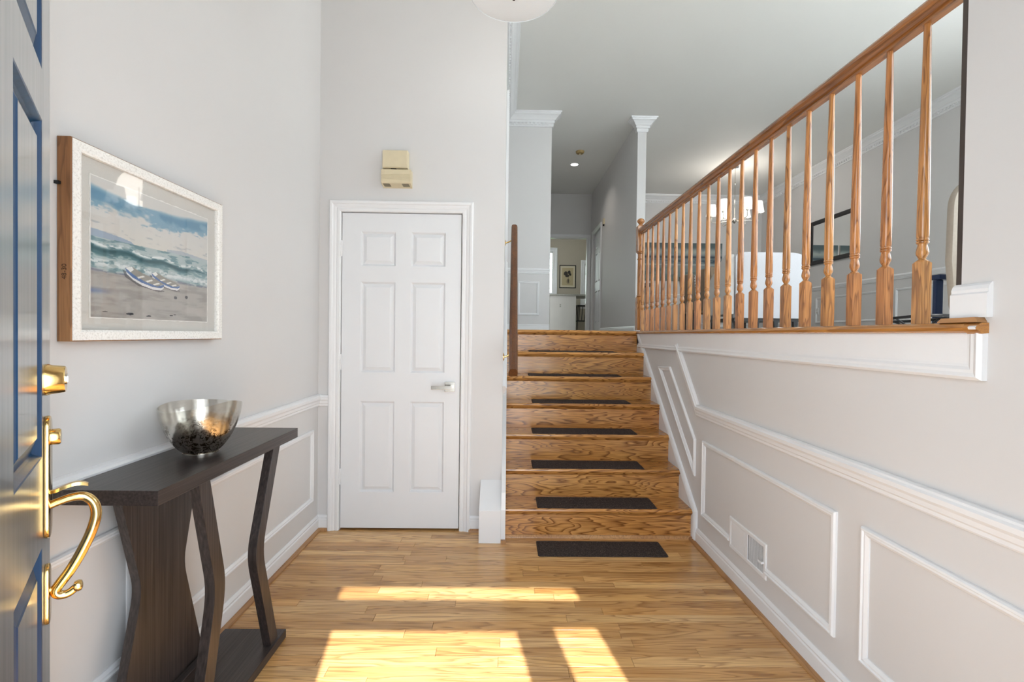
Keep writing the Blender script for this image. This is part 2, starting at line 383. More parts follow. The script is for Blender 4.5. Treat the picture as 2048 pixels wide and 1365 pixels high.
wall_holes('wall_hall_end', 'y', YDF, YDF + 0.12, 0.48, 5.55, LZ, CZ, [(0.93, 1.72, LZ, 3.345)], 'wall', 'grey wall closing the hall and the dining room')
wall_holes('wall_dining', 'x', XDR, 5.55, YF1, YDF, LZ, CZ, [(.8, 2.35, 1.95, 3.95), (2.5, 4.05, 1.95, 3.95)], 'wall', 'grey dining room wall with the black framed mirror', 'wall')
struct(MB().box(-1.32, 5.55, YF0, YDF + 0.12, CZ, CZ + 0.15).build('ceiling', 'ceil'), 'smooth white ceiling over entry, landing and dining room', 'ceiling')
# floors
struct(MB().box(-2, 6.2, YF0 + .001, YDF + 3.2, -.40, -.151).build('ground_foundation', 'concrete'), 'hidden foundation slab under the house', 'foundation')
fl = struct(MB().box(XL, XR, YF0, 3.3, -0.15, -0.0185).build('floor', 'darkplastic'), 'honey oak strip floor of the entry', 'floor')
struct(MB().box(1.32, 5.55, YF1, YDF, LZ - 0.2, LZ).box(XS, 1.32, 4.44, YDF, LZ - 0.2, LZ).box(XR - .0118, 1.32, 4.2625, 4.44, LZ - .1, LZ).box(-0.2, 3.3, YDF, YDF + 2.7, LZ - 0.2, LZ).build('floor_upper', 'greycarpet'), 'grey floor of the landing and dining room', 'floor')
# kitchen shell
KY = 12.7
wall_holes('wall_kitchen_back', 'y', KY, KY + 0.12, -0.2, 3.3, LZ, 3.95, [(0.45, 1.26, 2.38, 3.5), (2.10, 2.75, 2.1, 3.18)], 'kitchenwall', 'taupe kitchen wall with the botanical picture')
struct(MB().box(-0.32, -0.2, YDF + .12, KY + .12, LZ, 3.95).box(3.2, 3.32, YDF + .12, KY + .12, LZ, 3.95).build('wall_kitchen_side', 'kitchenwall'), 'taupe side walls of the kitchen', 'wall')
struct(MB().box(-0.32, 3.32, YDF + .12, KY + .12, 3.95, 4.05).build('ceiling_kitchen', 'ceil'), 'white kitchen ceiling beyond the hall doorway', 'ceiling')
for nm, (cx, cz, w, h) in {'kitchen_daylight_portal': (0.85, 2.94, .8, 1.1)}.items():
    p = portal(nm, cx, KY + 0.14, cz, w, h); p.rotation_euler = Vector((0, -1, 0)).to_track_quat('-Z', 'Z').to_euler()

# ------------------------------------------------------------------ floor planks, each a part of the floor
def px_floor(px, py):
    d = r_ * ((px - 1024) / 953.16) + u_ * ((682.5 - py) / 953.16) + w_
    t = -1.2769 / d.z; return d.x * t, d.y * t
known = {}
for (px, py) in [(894, 1112), (809, 1112), (760, 1135), (766, 1153), (759, 1178), (845, 1166), (858, 1190), (602, 1200), (809, 1267), (1000, 1286), (996, 1324), (1204, 1221)]:
    X, Y = px_floor(px, py); known.setdefault(int(math.floor((Y - 1.987) / 0.05715)), []).append(X)
PW = 0.05715; planks = 0
tints = [(1, 1, 1), (0.90, 0.85, 0.80), (1.08, 1.06, 1.02), (0.78, 0.70, 0.62), (1.0, 0.93, 0.84), (1.12, 1.11, 1.08), (0.94, 0.92, 0.92), (0.84, 0.76, 0.68)]
for k in range(-30, 20):
    y0 = 1.987 + k * PW; y1 = y0 + PW - 0.0011
    if y1 < YF1 or y0 > 3.09: continue
    y0c = max(y0, YF1 + .001)
    rr = random.Random(k * 13 + 5); ends = list(known.get(k, []))
    x = XL - rr.random() * 1.0
    cuts = []
    while x < XR:
        x += rr.uniform(0.55, 1.35)
        if XL + 0.15 < x < XR - 0.15 and all(abs(x - e) > 0.4 for e in ends): cuts.append(x)
    cuts = sorted(cuts + [e for e in ends if XL < e < XR]); xs = [XL + 0.0005] + cuts + [XR - 0.0005]
    for i in range(len(xs) - 1):
        a, b = xs[i] + 0.0006, xs[i + 1] - 0.0006
        yy1 = min(y1, 3.2)
        o = MB().box(a, b, y0c, yy1, -0.018, 0.0 - rr.random() * 0.0003).build('plank', 'floor_oak', fl, loc=((a + b) / 2, (y0c + yy1) / 2, -0.009), bevel=0.0006, bseg=1)
        t = rr.choice(tints); j = rr.uniform(0.95, 1.04)
        if k == -3 and i == 0: t = (0.88, 0.76, 0.60)
        o.color = (t[0] * j, t[1] * j, t[2] * j, 1); planks += 1
# closet floor strip under the door
# ------------------------------------------------------------------ moulding profiles
CHAIR = [(0, 0), (0, .007), (.006, .011), (.016, .011), (.022, .017), (.036, .019), (.046, .025), (.060, .026), (.066, .020), (.072, .018), (.075, .010), (.075, 0)]
BASE = [(0, 0), (0, .013), (.070, .013), (.076, .009), (.084, .011), (.092, .007), (.098, .003), (.098, 0)]
BOXM = [(0, 0), (0, .008), (.004, .014), (.010, .015), (.014, .010), (.020, .011), (.026, .007), (.030, .004), (.030, 0)]
CASE = [(0, 0), (0, .009), (.006, .014), (.020, .014), (.026, .011), (.034, .015), (.046, .017), (.052, .023), (.064, .024), (.070, .020), (.070, 0)]
SHOE = [(0, 0), (0, .018), (.007, .017), (.013, .013), (.017, .007), (.018, 0)]

# entry left wall trims  (normal +X, travel +Y => sideways is up)
def trim(name, m, label, mat='trim', cat='trim', smooth=False):
    return struct(m.build(name, mat, smooth=smooth), label, cat)
trim('trim_1', MB().sweep([(XL, YF1, .803), (XL, YD, .803)], (1, 0, 0), CHAIR), 'white chair rail behind the console table')
trim('trim_2', MB().sweep([(XL, YD, .800), (-1.125, YD, .800)], (0, -1, 0), CHAIR), 'short white chair rail beside the closet door casing')
trim('baseboard_left', MB().sweep([(XL, YF1, 0), (XL, YD, 0)], (1, 0, 0), BASE), 'white baseboard under the console table wall', cat='baseboard')
trim('baseboard_back', MB().sweep([(XL, YD, 0), (-1.125, YD, 0)], (0, -1, 0), BASE).sweep([(-.222, YD, 0), (-.14, YD, 0)], (0, -1, 0), BASE), 'white baseboard pieces either side of the closet door', cat='baseboard')
trim('trim_3', MB().sweep([(XL + .013, YF1, 0), (XL + .013, YD - .013, 0)], (1, 0, 0), SHOE), 'oak shoe moulding along the console table wall', 'shoe_oak')
trim('trim_4', MB().sweep([(XL + .02, YD - .013, 0), (-1.127, YD - .013, 0)], (0, -1, 0), SHOE).sweep([(-.220, YD - .013, 0), (-.15, YD - .013, 0)], (0, -1, 0), SHOE), 'short oak shoe moulding beside the closet door', 'shoe_oak')
def boxmould(name, wall, a0, a1, z0, z1, plane, label):
    if wall == '+x': pts = [(plane, a0, z0), (plane, a1, z0), (plane, a1, z1), (plane, a0, z1)]; Nn = (1, 0, 0)
    elif wall == '-x': pts = [(plane, a1, z0), (plane, a0, z0), (plane, a0, z1), (plane, a1, z1)]; Nn = (-1, 0, 0)
    else: pts = [(a0, plane, z0), (a1, plane, z0), (a1, plane, z1), (a0, plane, z1)]; Nn = (0, -1, 0)
    return trim(name, MB().sweep(pts, Nn, BOXM, closed=True), label)
boxmould('trim_5', '+x', 1.70, 2.99, .215, .665, XL, 'white box moulding behind the far console legs')
boxmould('trim_6', '+x', 0.45, 1.555, .215, .665, XL, 'white box moulding nearest the open front door')
# right wall trims
XRs = XR - 0.026   # skirt face beside the stairs
trim('baseboard_right', MB().sweep([(XR, 2.96, 0), (XR, YF1, 0)], (-1, 0, 0), BASE), 'white baseboard under the half wall', cat='baseboard')
trim('trim_7', MB().sweep([(XR - .013, 2.97, 0), (XR - .013, YF1, 0)], (-1, 0, 0), SHOE), 'oak shoe moulding along the half wall', 'shoe_oak')
sl = RISE / RUN
# chair rail with its sloping return up to the apron
trim('trim_8', MB().sweep([(XR, 3.325, 1.178), (XR, 2.945, .786), (XR, YF1, .786)], (-1, 0, 0), CHAIR), 'white chair rail on the half wall, bent upward at the stairs')
# stringer board beside the steps + its cap moulding
ny = [(2.925, 0.0), (2.925, .19)]
trim('trim_9', MB().prism([(2.955, 0), (2.955, .185), (4.27, 1.185 + .148), (4.45, LZ - .03), (4.45, 1.0), (3.10, 0)], 'x', XR - .012, XR).build and MB().prism([(2.955, 0), (2.955, .18), (4.29, LZ - .03), (4.5, LZ - .03), (4.5, .9), (3.25, 0)], 'x', XR - .012, XR), 'thin white skirt board beside the steps on the half wall')
STR = [(0, 0), (0, .014), (.010, .020), (.022, .016), (.032, .020), (.042, .014), (.042, 0)]
trim('trim_10', MB().sweep([(XR, 4.292, LZ - .032), (XR, 2.952, .178), (XR, 2.952, 0.0)], (-1, 0, 0), STR), 'white moulding following the slope of the stairs')
pp = [(XR, 3.69, 1.045), (XR, 2.955, .405), (XR, 2.955, .635), (XR, 3.43, 1.060)]
trim('trim_11', MB().sweep(pp, (-1, 0, 0), BOXM, closed=True), 'narrow slanted box moulding beside the stairs')
m = MB().sweep([(XR, 2.135, .20), (XR, 1.685, .20), (XR, 1.685, .655), (XR, 2.84, .655), (XR, 2.84, .20), (XR, 2.49, .20)], (-1, 0, 0), BOXM)
trim('trim_12', m, 'white box moulding interrupted by the air vent')
boxmould('trim_13', '-x', 0.42, 1.562, .20, .655, XR, 'white box moulding on the half wall nearest the viewer')
# apron under ledge
ap = MB().box(XR - .012, XR, 1.172, 4.29, 1.20, LZ - .027)
APM = [(0, .0), (0, .014), (.008, .022), (.018, .018), (.026, .018), (.034, .0135), (.040, .0128), (.040, 0)]
ap.sweep([(XR, 4.255, 1.176), (XR, 1.170, 1.176), (XR, 1.170, LZ - .027)], (-1, 0, 0), APM)
trim('trim_14', ap, 'white apron board with moulded lower edge beneath the oak ledge')

# ------------------------------------------------------------------ oak ledge with nosing
led = empty('oak_ledge', (XR, 2.8, LZ), 'long oak ledge cap carrying the balusters above the half wall', 'ledge')
m = MB(); m.prism([(XR + .117, LZ - .027), (XR + .117, LZ), (XR - .018, LZ), (XR - .027, LZ - .005), (XR - .031, LZ - .0135), (XR - .027, LZ - .022), (XR - .018, LZ - .027)], 'y', 1.205, 4.262)
m.build('nosing_board', 'ledge_oak', led, smooth=30)
m = MB(); m.prism([(XR + .0, LZ - .027), (XR + .0, LZ - .001), (XR - .018, LZ - .001), (XR - .028, LZ - .006), (XR - .033, LZ - .0145), (XR - .028, LZ - .023), (XR - .018, LZ - .029)], 'y', 1.168, 1.2045)
m.build('end_piece', 'ledge_oak', led, smooth=30)['label'] = 'chipped short end piece of the ledge'
m = MB().prism([(XR - .016, LZ - .020), (XR - .0335, LZ - .018), (XR - .035, LZ - .012), (XR - .030, LZ - .009)], 'y', 1.170, 1.188); m.build('paint_chip', 'trim', led)['label'] = 'white paint smear on the ledge end'
MB().prism([(1.172, LZ), (1.180, LZ + .013), (1.272, LZ + .012), (1.284, LZ + .003), (1.284, LZ)], 'x', XR - .026, XR + .02).build('wood_shim', 'shoe_oak', led, bevel=.001)['label'] = 'raw wooden shim lying on the ledge'
# base block wrapping the wall end
m = MB(); prof = [(0, 0), (0, .016), (.060, .016), (.064, .012), (.072, .013), (.082, .009), (.088, .003), (.088, 0)]
m.sweep([(XR, 1.258, LZ + .0125), (XR, 1.160, LZ + .0125)], (-1, 0, 0), prof)
m.box(XR - .003, XR + .117, 1.243, 1.258, LZ + .0125, LZ + .095)
trim('baseboard_end', m, 'short white baseboard block at the wall end on the ledge', cat='baseboard')
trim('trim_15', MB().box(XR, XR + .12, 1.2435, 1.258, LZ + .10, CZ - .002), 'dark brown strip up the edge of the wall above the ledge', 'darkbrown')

# ------------------------------------------------------------------ staircase
st = empty('staircase', (0.58, 2.985, 0), 'seven-step oak staircase rising from the entry to the landing', 'staircase')
X0, X1 = 0.016, XR - .012
def treadprof(y0, y1, z, t=.027):
    return [(y1, z - t), (y1, z), (y0 + .009, z), (y0 + .003, z - .004), (y0, z - .0135), (y0 + .003, z - .023), (y0 + .009, z - t)]
for k in range(7):
    z = RISE * (k + 1); yn = NOSE1 + RUN * k; yr = yn + .026
    zz0 = 0.0005 if k == 0 else RISE * k + .0002
    o = MB().box(X0, X1, yr, yr + .018, zz0, z - .0271).build('riser', 'stair_oak', st, loc=((X0 + X1) / 2, yr + .009, (zz0 + z) / 2), bevel=.0008, bseg=1)
    j = 0.92 + 0.14 * rnd.random(); o.color = (j, j * (0.95 + .08 * rnd.random()), j * .95, 1)
    yb = yr + RUN + .012 if k < 6 else 4.4398
    o = MB().prism(treadprof(yn, yb, z), 'x', X0, X1).build('tread', 'stair_oak', st, loc=((X0 + X1) / 2, yn + .1, z - .013), smooth=30)
    j = 0.98 + 0.12 * rnd.random(); o.color = (j, j, j, 1)
    c = MB().prism([(yr - .014, z - .027), (yr, z - .027), (yr, z - .044), (yr - .006, z - .040)], 'x', X0, X1).build('cove_strip', 'stair_oak', st, loc=((X0 + X1) / 2, yr, z - .03))
    c.color = (.85, .82, .8, 1)
o = MB().prism([(2.985, 0), (2.985, .018), (2.979, .017), (2.973, .009), (2.971, 0)], 'x', X0, X1).build('base_strip', 'shoe_oak', st); o.color = (1.15, 1.15, 1.15, 1)
# left skirt board on the stair wall
sk = [(2.905, 0), (2.905, .20), (2.93, .30), (4.30, .30 + sl * 1.37), (4.45, LZ + .12), (4.45, .9), (3.3, 0)]
trim('trim_16', MB().prism(sk, 'x', XS, X0), 'white skirt board climbing the handrail side of the stairs')
trim('trim_17', MB().sweep([(XS, 3.085, .79 + .1), (XS, 4.20, .89 + sl * 1.115)], (1, 0, 0), CHAIR), 'white sloping chair rail behind the handrail')
trim('trim_18', MB().sweep([(XS, 4.55, LZ), (XS, 4.55, 3.49), (XS, 5.5, 3.49), (XS, 5.5, LZ)], (1, 0, 0), [(a, b) for a, b in CASE]), 'white casing of the side opening at the top of the stairs')
struct(MB().box(XS, X0 + .004, 2.885, 2.9045, 0, .02).build('trim_19', 'shoe_oak'), 'small oak shoe moulding end at the foot of the stairs', 'trim')

# white boxed wedge at the wall corner
wb = MB().prism([(2.893, 0), (2.893, .20), (3.079, .335), (3.079, 0)], 'x', -.146, -.0115)
tag(wb.build('boxed_corner_cover', 'trim', bevel=.0015), 'white wedge-topped box cover between closet door and stairs', 'cover')

# ------------------------------------------------------------------ stair mats
MATS = [('dark ribbed mat lying on the entry floor before the stairs', 2.722, 2.926, 0.0)]
MNAMES = ['dark ribbed mat on the lowest stair tread', 'dark ribbed mat on the second stair tread from the bottom', 'dark ribbed mat on the third stair tread from the bottom',
          'dark ribbed mat on the fourth stair tread from the bottom', 'dark ribbed mat on the fifth stair tread from the bottom', 'dark ribbed mat on the highest matted tread below the landing']
for k in range(6): MATS.append((MNAMES[k], NOSE1 + RUN * k + .012, NOSE1 + RUN * k + .212, RISE * (k + 1)))
def mat_mesh(w, d, h=.006, r=.014):
    m = MB(); pts = []
    for cx, cy, a0 in ((w / 2 - r, d / 2 - r, 0), (-w / 2 + r, d / 2 - r, 90), (-w / 2 + r, -d / 2 + r, 180), (w / 2 - r, -d / 2 + r, 270)):
        for q in range(5):
            a = math.radians(a0 + q * 22.5); pts.append((cx + r * math.cos(a), cy + r * math.sin(a)))
    m.prism(pts, 'z', 0, h * .6)
    n = 16
    for i in range(n):
        y = -d / 2 + .008 + (d - .016) * i / n; m.box(-w / 2 + .006, w / 2 - .006, y, y + (d - .016) / n * .62, h * .6, h)
    return m
base_mat = None
for i, (lab, y0, y1, z) in enumerate(MATS):
    if base_mat is None:
        o = mat_mesh(.757, .202).build('stair_mat', 'mat'); base_mat = o
    else: o = base_mat.copy(); COL.objects.link(o)
    o.location = (0.585 + .012 * math.sin(i * 2.1), (y0 + y1) / 2, z + .0003); tag(o, lab, 'mat', 'ribbed mats on the stairs')

# ------------------------------------------------------------------ closet door (door_1)
DX0, DX1, DZ0, DZ1 = -1.052, -0.289, 0.013, 2.045
d1 = tag(empty('door_1', (-.67, YD, 0), 'white six-panel closet door with square lever handle', 'door'), kind='structure')
def panel_door(w, h, rows, cols, t=.035, face=-1, depth=.009):
    """front skin at y=0 facing -y, moulded raised panels; returns MB in local coords x 0..w, z 0..h"""
    m = MB(); xs = [0] + [c for cc in cols for c in cc] + [w]; zs = [0] + [c for rr in rows for c in rr] + [h]
    for i in range(len(xs) - 1):
        for j in range(len(zs) - 1):
            if i % 2 == 1 and j % 2 == 1: continue
            m.add([(xs[i], 0, zs[j]), (xs[i + 1], 0, zs[j]), (xs[i + 1], 0, zs[j + 1]), (xs[i], 0, zs[j + 1])], [(0, 1, 2, 3)])
    m.add([(0, 0, 0), (w, 0, 0), (w, t, 0), (0, t, 0), (0, 0, h), (w, 0, h), (w, t, h), (0, t, h)], [(0, 3, 2, 1), (4, 5, 6, 7), (1, 2, 6, 5), (2, 3, 7, 6), (3, 0, 4, 7)])
    return m
def raised_panel(x0, x1, z0, z1, depth=.015, bw=.036, y=0):
    m = MB(); ins = [(0, 0), (.003, .001), (.009, depth * .75), (.012, depth), (.014, depth), (bw - .003, .0035), (bw, .0015)]
    vs = []
    for i, dep in ins: vs += [(x0 + i, y + dep, z0 + i), (x1 - i, y + dep, z0 + i), (x1 - i, y + dep, z1 - i), (x0 + i, y + dep, z1 - i)]
    fs = []
    for k in range(len(ins) - 1):
        for q in range(4): fs.append((k * 4 + q, k * 4 + (q + 1) % 4, (k + 1) * 4 + (q + 1) % 4, (k + 1) * 4 + q))
    fs.append(tuple((len(ins) - 1) * 4 + q for q in range(4)))
    return m.add(vs, fs)
w, h = DX1 - DX0, DZ1 - DZ0
cols = [(-.932 - DX0, -.708 - DX0), (-.612 - DX0, -.388 - DX0)]; rows = [(.245 - DZ0, .836 - DZ0), (1.020 - DZ0, 1.606 - DZ0), (1.706 - DZ0, 1.928 - DZ0)]
YS = YD + .002
s_ = panel_door(w, h, rows, cols).build('slab', 'door_white', d1); s_.location = Vector((DX0, YS, DZ0)) - d1.location
for ca, cb in cols:
    for ra, rb in rows:
        p = raised_panel(ca, cb, ra, rb).build('panel', 'door_white', d1); p.location = Vector((DX0, YS, DZ0)) - d1.location
for z in (1.768, 1.04, .30):
    hg = MB(); hz_ = z
    for q in range(3): hg.lathe([(.0065, hz_ + q * .032 + .001), (.0065, hz_ + q * .032 + .031)], (-1.054, YS - .008, 0), seg=12)
    hg.lathe([(.004, hz_ - .004), (.0045, hz_), (.0045, hz_ + .096), (.004, hz_ + .100)], (-1.054, YS - .008, 0), seg=10)
    hg.build('hinge', 'trim', d1, smooth=True)
hd = MB().box(-.385, -.320, YS - .010, YS, .902, .967).build('handle', 'nickel', d1, bevel=.0015)
m = MB(); m.lathe([(.011, -.045), (.011, 0)], (-.345, YS - .010, .934), 'y', 14); m.box(-.466, -.334, YS - .062, YS - .050, .923, .945)
lv = m.build('lever', 'nickel', hd, bevel=.001); lv.location = (0, 0, 0); lv.parent = hd
m = MB().box(-.2825, -.2785, YS - .0015, YS + .02, .90, .958).build('strike_plate', 'nickel', d1)
# casing and jamb
trim('trim_20', MB().sweep([(-1.058, YD, 0), (-1.058, YD, 2.050), (-.283, YD, 2.050), (-.283, YD, 0)], (0, -1, 0), CASE), 'white moulded casing around the closet door')
trim('trim_21', MB().box(-1.0635, -1.0565, YD, YD + .11, 0, 2.055).box(-.2845, -.2775, YD, YD + .11, 0, 2.055).box(-1.0635, -.2775, YD, YD + .11, 2.0495, 2.0565), 'white jamb inside the closet door casing')

# ------------------------------------------------------------------ chime and siren boxes
m = MB().box(-.783, -.630, YD - .062, YD, 2.320, 2.425).box(-.786, -.627, YD - .056, YD - .006, 2.317, 2.428)
a = empty('alarm_box', (-.705, YD, 2.37), 'smaller plain beige plastic box above the louvred chime', 'box')
m.build('housing', 'beigeplastic', a, bevel=.002); MB().box(-.735, -.700, YD - .05, YD - .03, 2.3145, 2.317).build('latch', 'darkplastic', a)
c = empty('door_chime', (-.70, YD, 2.25), 'beige ribbed door chime mounted over the closet door', 'chime')
MB().prism([(YD, 2.205), (YD - .055, 2.222), (YD - .060, 2.228), (YD - .060, 2.305), (YD - .056, 2.309), (YD, 2.309)], 'x', -.792, -.606).build('housing', 'beigeplastic', c, bevel=.001)
m = MB()
for q in range(6):
    z = 2.243 + q * .0065
    pts = [(-.790, z - .004), (-.738, z - .004), (-.726, z), (-.612, z)]
    for i in range(3): m.prism([(pts[i][0], pts[i][1]), (pts[i + 1][0], pts[i + 1][1]), (pts[i + 1][0], pts[i + 1][1] + .0025), (pts[i][0], pts[i][1] + .0025)], 'y', YD - .0622, YD - .058)
m.build('rib', 'beigeplastic', c)['kind'] = 'stuff'
m = MB()
for x0 in (-.783, -.664):
    for q in range(6):
        x = x0 + q * .0072; yb0, yb1 = YD - .050, YD - .018
        zf = lambda y: 2.205 + (YD - y) * .31
        m.add([(x, yb0, zf(yb0) - .0006), (x + .004, yb0, zf(yb0) - .0006), (x + .010, yb1, zf(yb1) - .0006), (x + .006, yb1, zf(yb1) - .0006),
               (x, yb0, zf(yb0) + .001), (x + .004, yb0, zf(yb0) + .001), (x + .010, yb1, zf(yb1) + .001), (x + .006, yb1, zf(yb1) + .001)],
              [(0, 1, 2, 3), (4, 7, 6, 5), (0, 4, 5, 1), (1, 5, 6, 2), (2, 6, 7, 3), (3, 7, 4, 0)])
m.build('sound_slots', 'darkplastic', c)['kind'] = 'stuff'

# ------------------------------------------------------------------ front door (door_2), open
LX, LY = -.942, 1.0; DW = .84; DT = .044
dirv = Vector((-.605, .796, 0)).normalized(); rz = math.atan2(dirv.y, dirv.x)
hinge_pt = Vector((LX, LY, 0)) - dirv * DW
d2 = tag(empty('door_2', (hinge_pt.x, hinge_pt.y, 0.0), 'navy blue panelled front door standing open with brass handle', 'door', rz=rz), kind='structure')
ROWS = [(.20, .845), (1.018, 1.660), (1.755, 1.93)]; COLS = [(.10, .365), (.475, .74)]
def put(o, parent=d2): o.parent = parent; o.location = (0, 0, 0); return o
def child(m, name, mat, parent, **k):
    o = m.build(name, mat, None, **k); o.parent = parent; return o
sl_ = panel_door(DW, 2.03, ROWS, COLS, DT).build('slab', 'blueface', None); sl_.parent = d2; sl_.location = (0, 0, .012)
for ca, cb in COLS:
    for ra, rb in ROWS:
        p = raised_panel(ca, cb, ra, rb, depth=.014, bw=.045).build('panel', 'bluedoor', None); p.parent = d2; p.data.materials.append(MAT['blueface']); p.data.polygons[len(p.data.polygons) - 1].material_index = 1; p.location = (0, 0, .012)
# deadbolt, on the outer face (local -y)
hx = DW - .062
dbz = 1.176
o = child(MB().lathe([(.031, 0), (.031, -.004), (.029, -.010), (.0265, -.028), (.025, -.030), (.0, -.030)], (hx, 0, dbz), 'y', 32, cap=False), 'deadbolt', 'brass', d2, smooth=35)
child(MB().lathe([(.0105, -.0295), (.0105, -.0325), (0, -.0325)], (hx, 0, dbz), 'y', 20, cap=False).box(hx - .0015, hx + .0015, -.0332, -.032, dbz - .006, dbz + .006), 'key_cylinder', 'chrome', o)
# handle set
def rounded_plate(x, z0, z1, w, t):
    pts = []
    for cz, a0 in ((z1 - w / 2, 0), (z0 + w / 2, 180)):
        for q in range(9):
            a = math.radians(a0 + q * 22.5); pts.append((x + w / 2 * math.cos(a), cz + w / 2 * math.sin(a)))
    return MB().prism(pts, 'y', 0, -t)
hs = child(rounded_plate(hx, .862, 1.105, .052, .008), 'handle_set', 'brass', d2, bevel=.003, smooth=40)
child(MB().lathe([(.016, -.008), (.016, -.020), (.014, -.023), (0, -.023)], (hx, 0, 1.062), 'y', 24, cap=False), 'key_cylinder', 'brass', hs, smooth=35)
child(rounded_plate(hx, .690, .810, .040, .007), 'lower_plate', 'brass', hs, bevel=.002, smooth=40)
def bez(P, n=28):
    out = []
    for i in range(n + 1):
        t = i / n; q = [Vector(p) for p in P]
        while len(q) > 1: q = [q[j] * (1 - t) + q[j + 1] * t for j in range(len(q) - 1)]
        out.append(q[0])
    return out
gk = [(0.004, .925), (.020, .931), (.040, .936), (.058, .934), (.071, .920), (.076, .900), (.074, .880), (.066, .852), (.052, .818), (.036, .787), (.022, .766), (.0155, .755), (.017, .746), (.025, .741), (.036, .743), (.047, .752)]
gp = []
for i in range(len(gk) - 1):
    p = [gk[max(0, i - 1)], gk[i], gk[i + 1], gk[min(len(gk) - 1, i + 2)]]
    for q in range(4):
        f = q / 4; c2 = [p[1][k] + .5 * f * (p[2][k] - p[0][k] + f * (2 * p[0][k] - 5 * p[1][k] + 4 * p[2][k] - p[3][k] + f * (3 * (p[1][k] - p[2][k]) + p[3][k] - p[0][k]))) for k in (0, 1)]
        gp.append((hx, -c2[0], c2[1]))
gp.append((hx, -gk[-1][0], gk[-1][1]))
child(MB().tube(gp, [.0075 + .0022 * math.sin(PI * i / len(gp)) for i in range(len(gp))], 16), 'grip', 'brass', hs, smooth=True)
child(MB().tube([(hx, -.004, .757), (hx, -.018, .757)], .006, 12).lathe([(.004, -.056), (.0095, -.054), (.0115, -.049), (.010, -.043), (.006, -.041)], (hx, 0, .7525), 'y', 16), 'grip_foot', 'brass', hs, smooth=True)
tp = bez([(hx, -.006, .952), (hx, -.026, .954), (hx, -.040, .972), (hx, -.064, .958)], 12)
m = MB(); vs = []; fs = []
for i, p in enumerate(tp):
    ww = .004 + .010 * math.sin(PI * min(1, i / 12 * .62 + .35)) * (i / 12) ** .6; tt = .003
    vs += [(p.x - ww, p.y, p.z - tt), (p.x + ww, p.y, p.z - tt), (p.x + ww * .8, p.y, p.z + tt), (p.x - ww * .8, p.y, p.z + tt)]
for i in range(len(tp) - 1):
    for q in range(4): fs.append((i * 4 + q, i * 4 + (q + 1) % 4, (i + 1) * 4 + (q + 1) % 4, (i + 1) * 4 + q))
fs += [(3, 2, 1, 0), tuple(len(tp) * 4 - 4 + q for q in range(4))]
child(m.add(vs, fs), 'thumb_latch', 'brass', hs, smooth=60)
for z in (.22, 1.0, 1.78): child(MB().box(-.002, .001, .004, .040, z, z + .1).lathe([(.006, z), (.006, z + .1)], (-.002, DT, 0), seg=10), 'hinge', 'brass', d2)
# entrance frame, sidelight and transom
trim('trim_22', MB().box(-.45, -.437, YF0, YF1, 0, 2.045).box(.373, .386, YF0, YF1, 0, 2.045).box(-.45, .386, YF0, YF1, 2.032, 2.045).box(-.45, .386, YF0 - .01, YF1, -.02, .004), 'white frame of the front doorway')
trim('trim_23', MB().sweep([(-.455, YF1, 0), (-.455, YF1, 2.43), (.735, YF1, 2.43), (.735, YF1, 0)], (0, 1, 0), [(-a, b) for a, b in CASE]), 'white casing around the entrance unit')
def window(name, x0, x1, z0, z1, label, nx=1, nz=1, y0=YF0 + .04, y1=YF0 + .09, fr=.03):
    e = tag(empty(name, ((x0 + x1) / 2, (y0 + y1) / 2, z0), label, 'window'), kind='structure')
    MB().box(x0, x0 + fr, y0, y1, z0, z1).box(x1 - fr, x1, y0, y1, z0, z1).box(x0 + fr, x1 - fr, y0, y1, z0, z0 + fr).box(x0 + fr, x1 - fr, y0, y1, z1 - fr, z1).build('window_frame', 'trim', e)
    for i in range(1, nx): x = x0 + (x1 - x0) * i / nx; MB().box(x - .012, x + .012, y0 + .005, y1 - .005, z0 + fr, z1 - fr).build('glazing_bar', 'trim', e)
    for j in range(1, nz): z = z0 + (z1 - z0) * j / nz; MB().box(x0 + fr, x1 - fr, y0 + .008, y1 - .008, z - .012, z + .012).build('glazing_bar', 'trim', e)
    MB().box(x0 + fr * .6, x1 - fr * .6, (y0 + y1) / 2 - .002, (y0 + y1) / 2 + .002, z0 + fr * .6, z1 - fr * .6).build('pane', 'glass', e)
    return e
window('window_1', .52, .73, .10, 2.06, 'narrow sidelight window beside the front doorway', fr=.006)
window('window_2', -.45, .73, 2.15, 2.42, 'low transom window over the front doorway', fr=.008)
window('window_3', 1.75, 3.35, 1.95, 3.98, 'large front window of the upper room nearest the entry', 2, 2)
window('window_4', 3.5, 5.1, 1.95, 3.98, 'large front window of the upper room near the dining wall', 2, 2)
window('window_5', .45, 1.26, 2.38, 3.5, 'kitchen window with trees outside beside the botanical picture', 1, 1, KY + .03, KY + .08)
window('window_6', 2.10, 2.75, 2.1, 3.18, 'narrow kitchen window seen past the doorway edge', 1, 1, KY + .03, KY + .08)
for nm, y0, y1, lb in (('added_window_7', .8, 2.35, 'added unseen side window of the upper room nearest the street'), ('added_window_8', 2.5, 4.05, 'added unseen side window of the upper room nearer the mirror')):  # unseen windows added to brighten the upper room ceiling
    e = window(nm, -(y1 - y0) / 2, (y1 - y0) / 2, 1.95, 3.95, lb, 2, 2, -.025, .025)
    for c in e.children: pass
    e.rotation_euler = (0, 0, PI / 2); e.location = (5.49, (y0 + y1) / 2, 1.95)
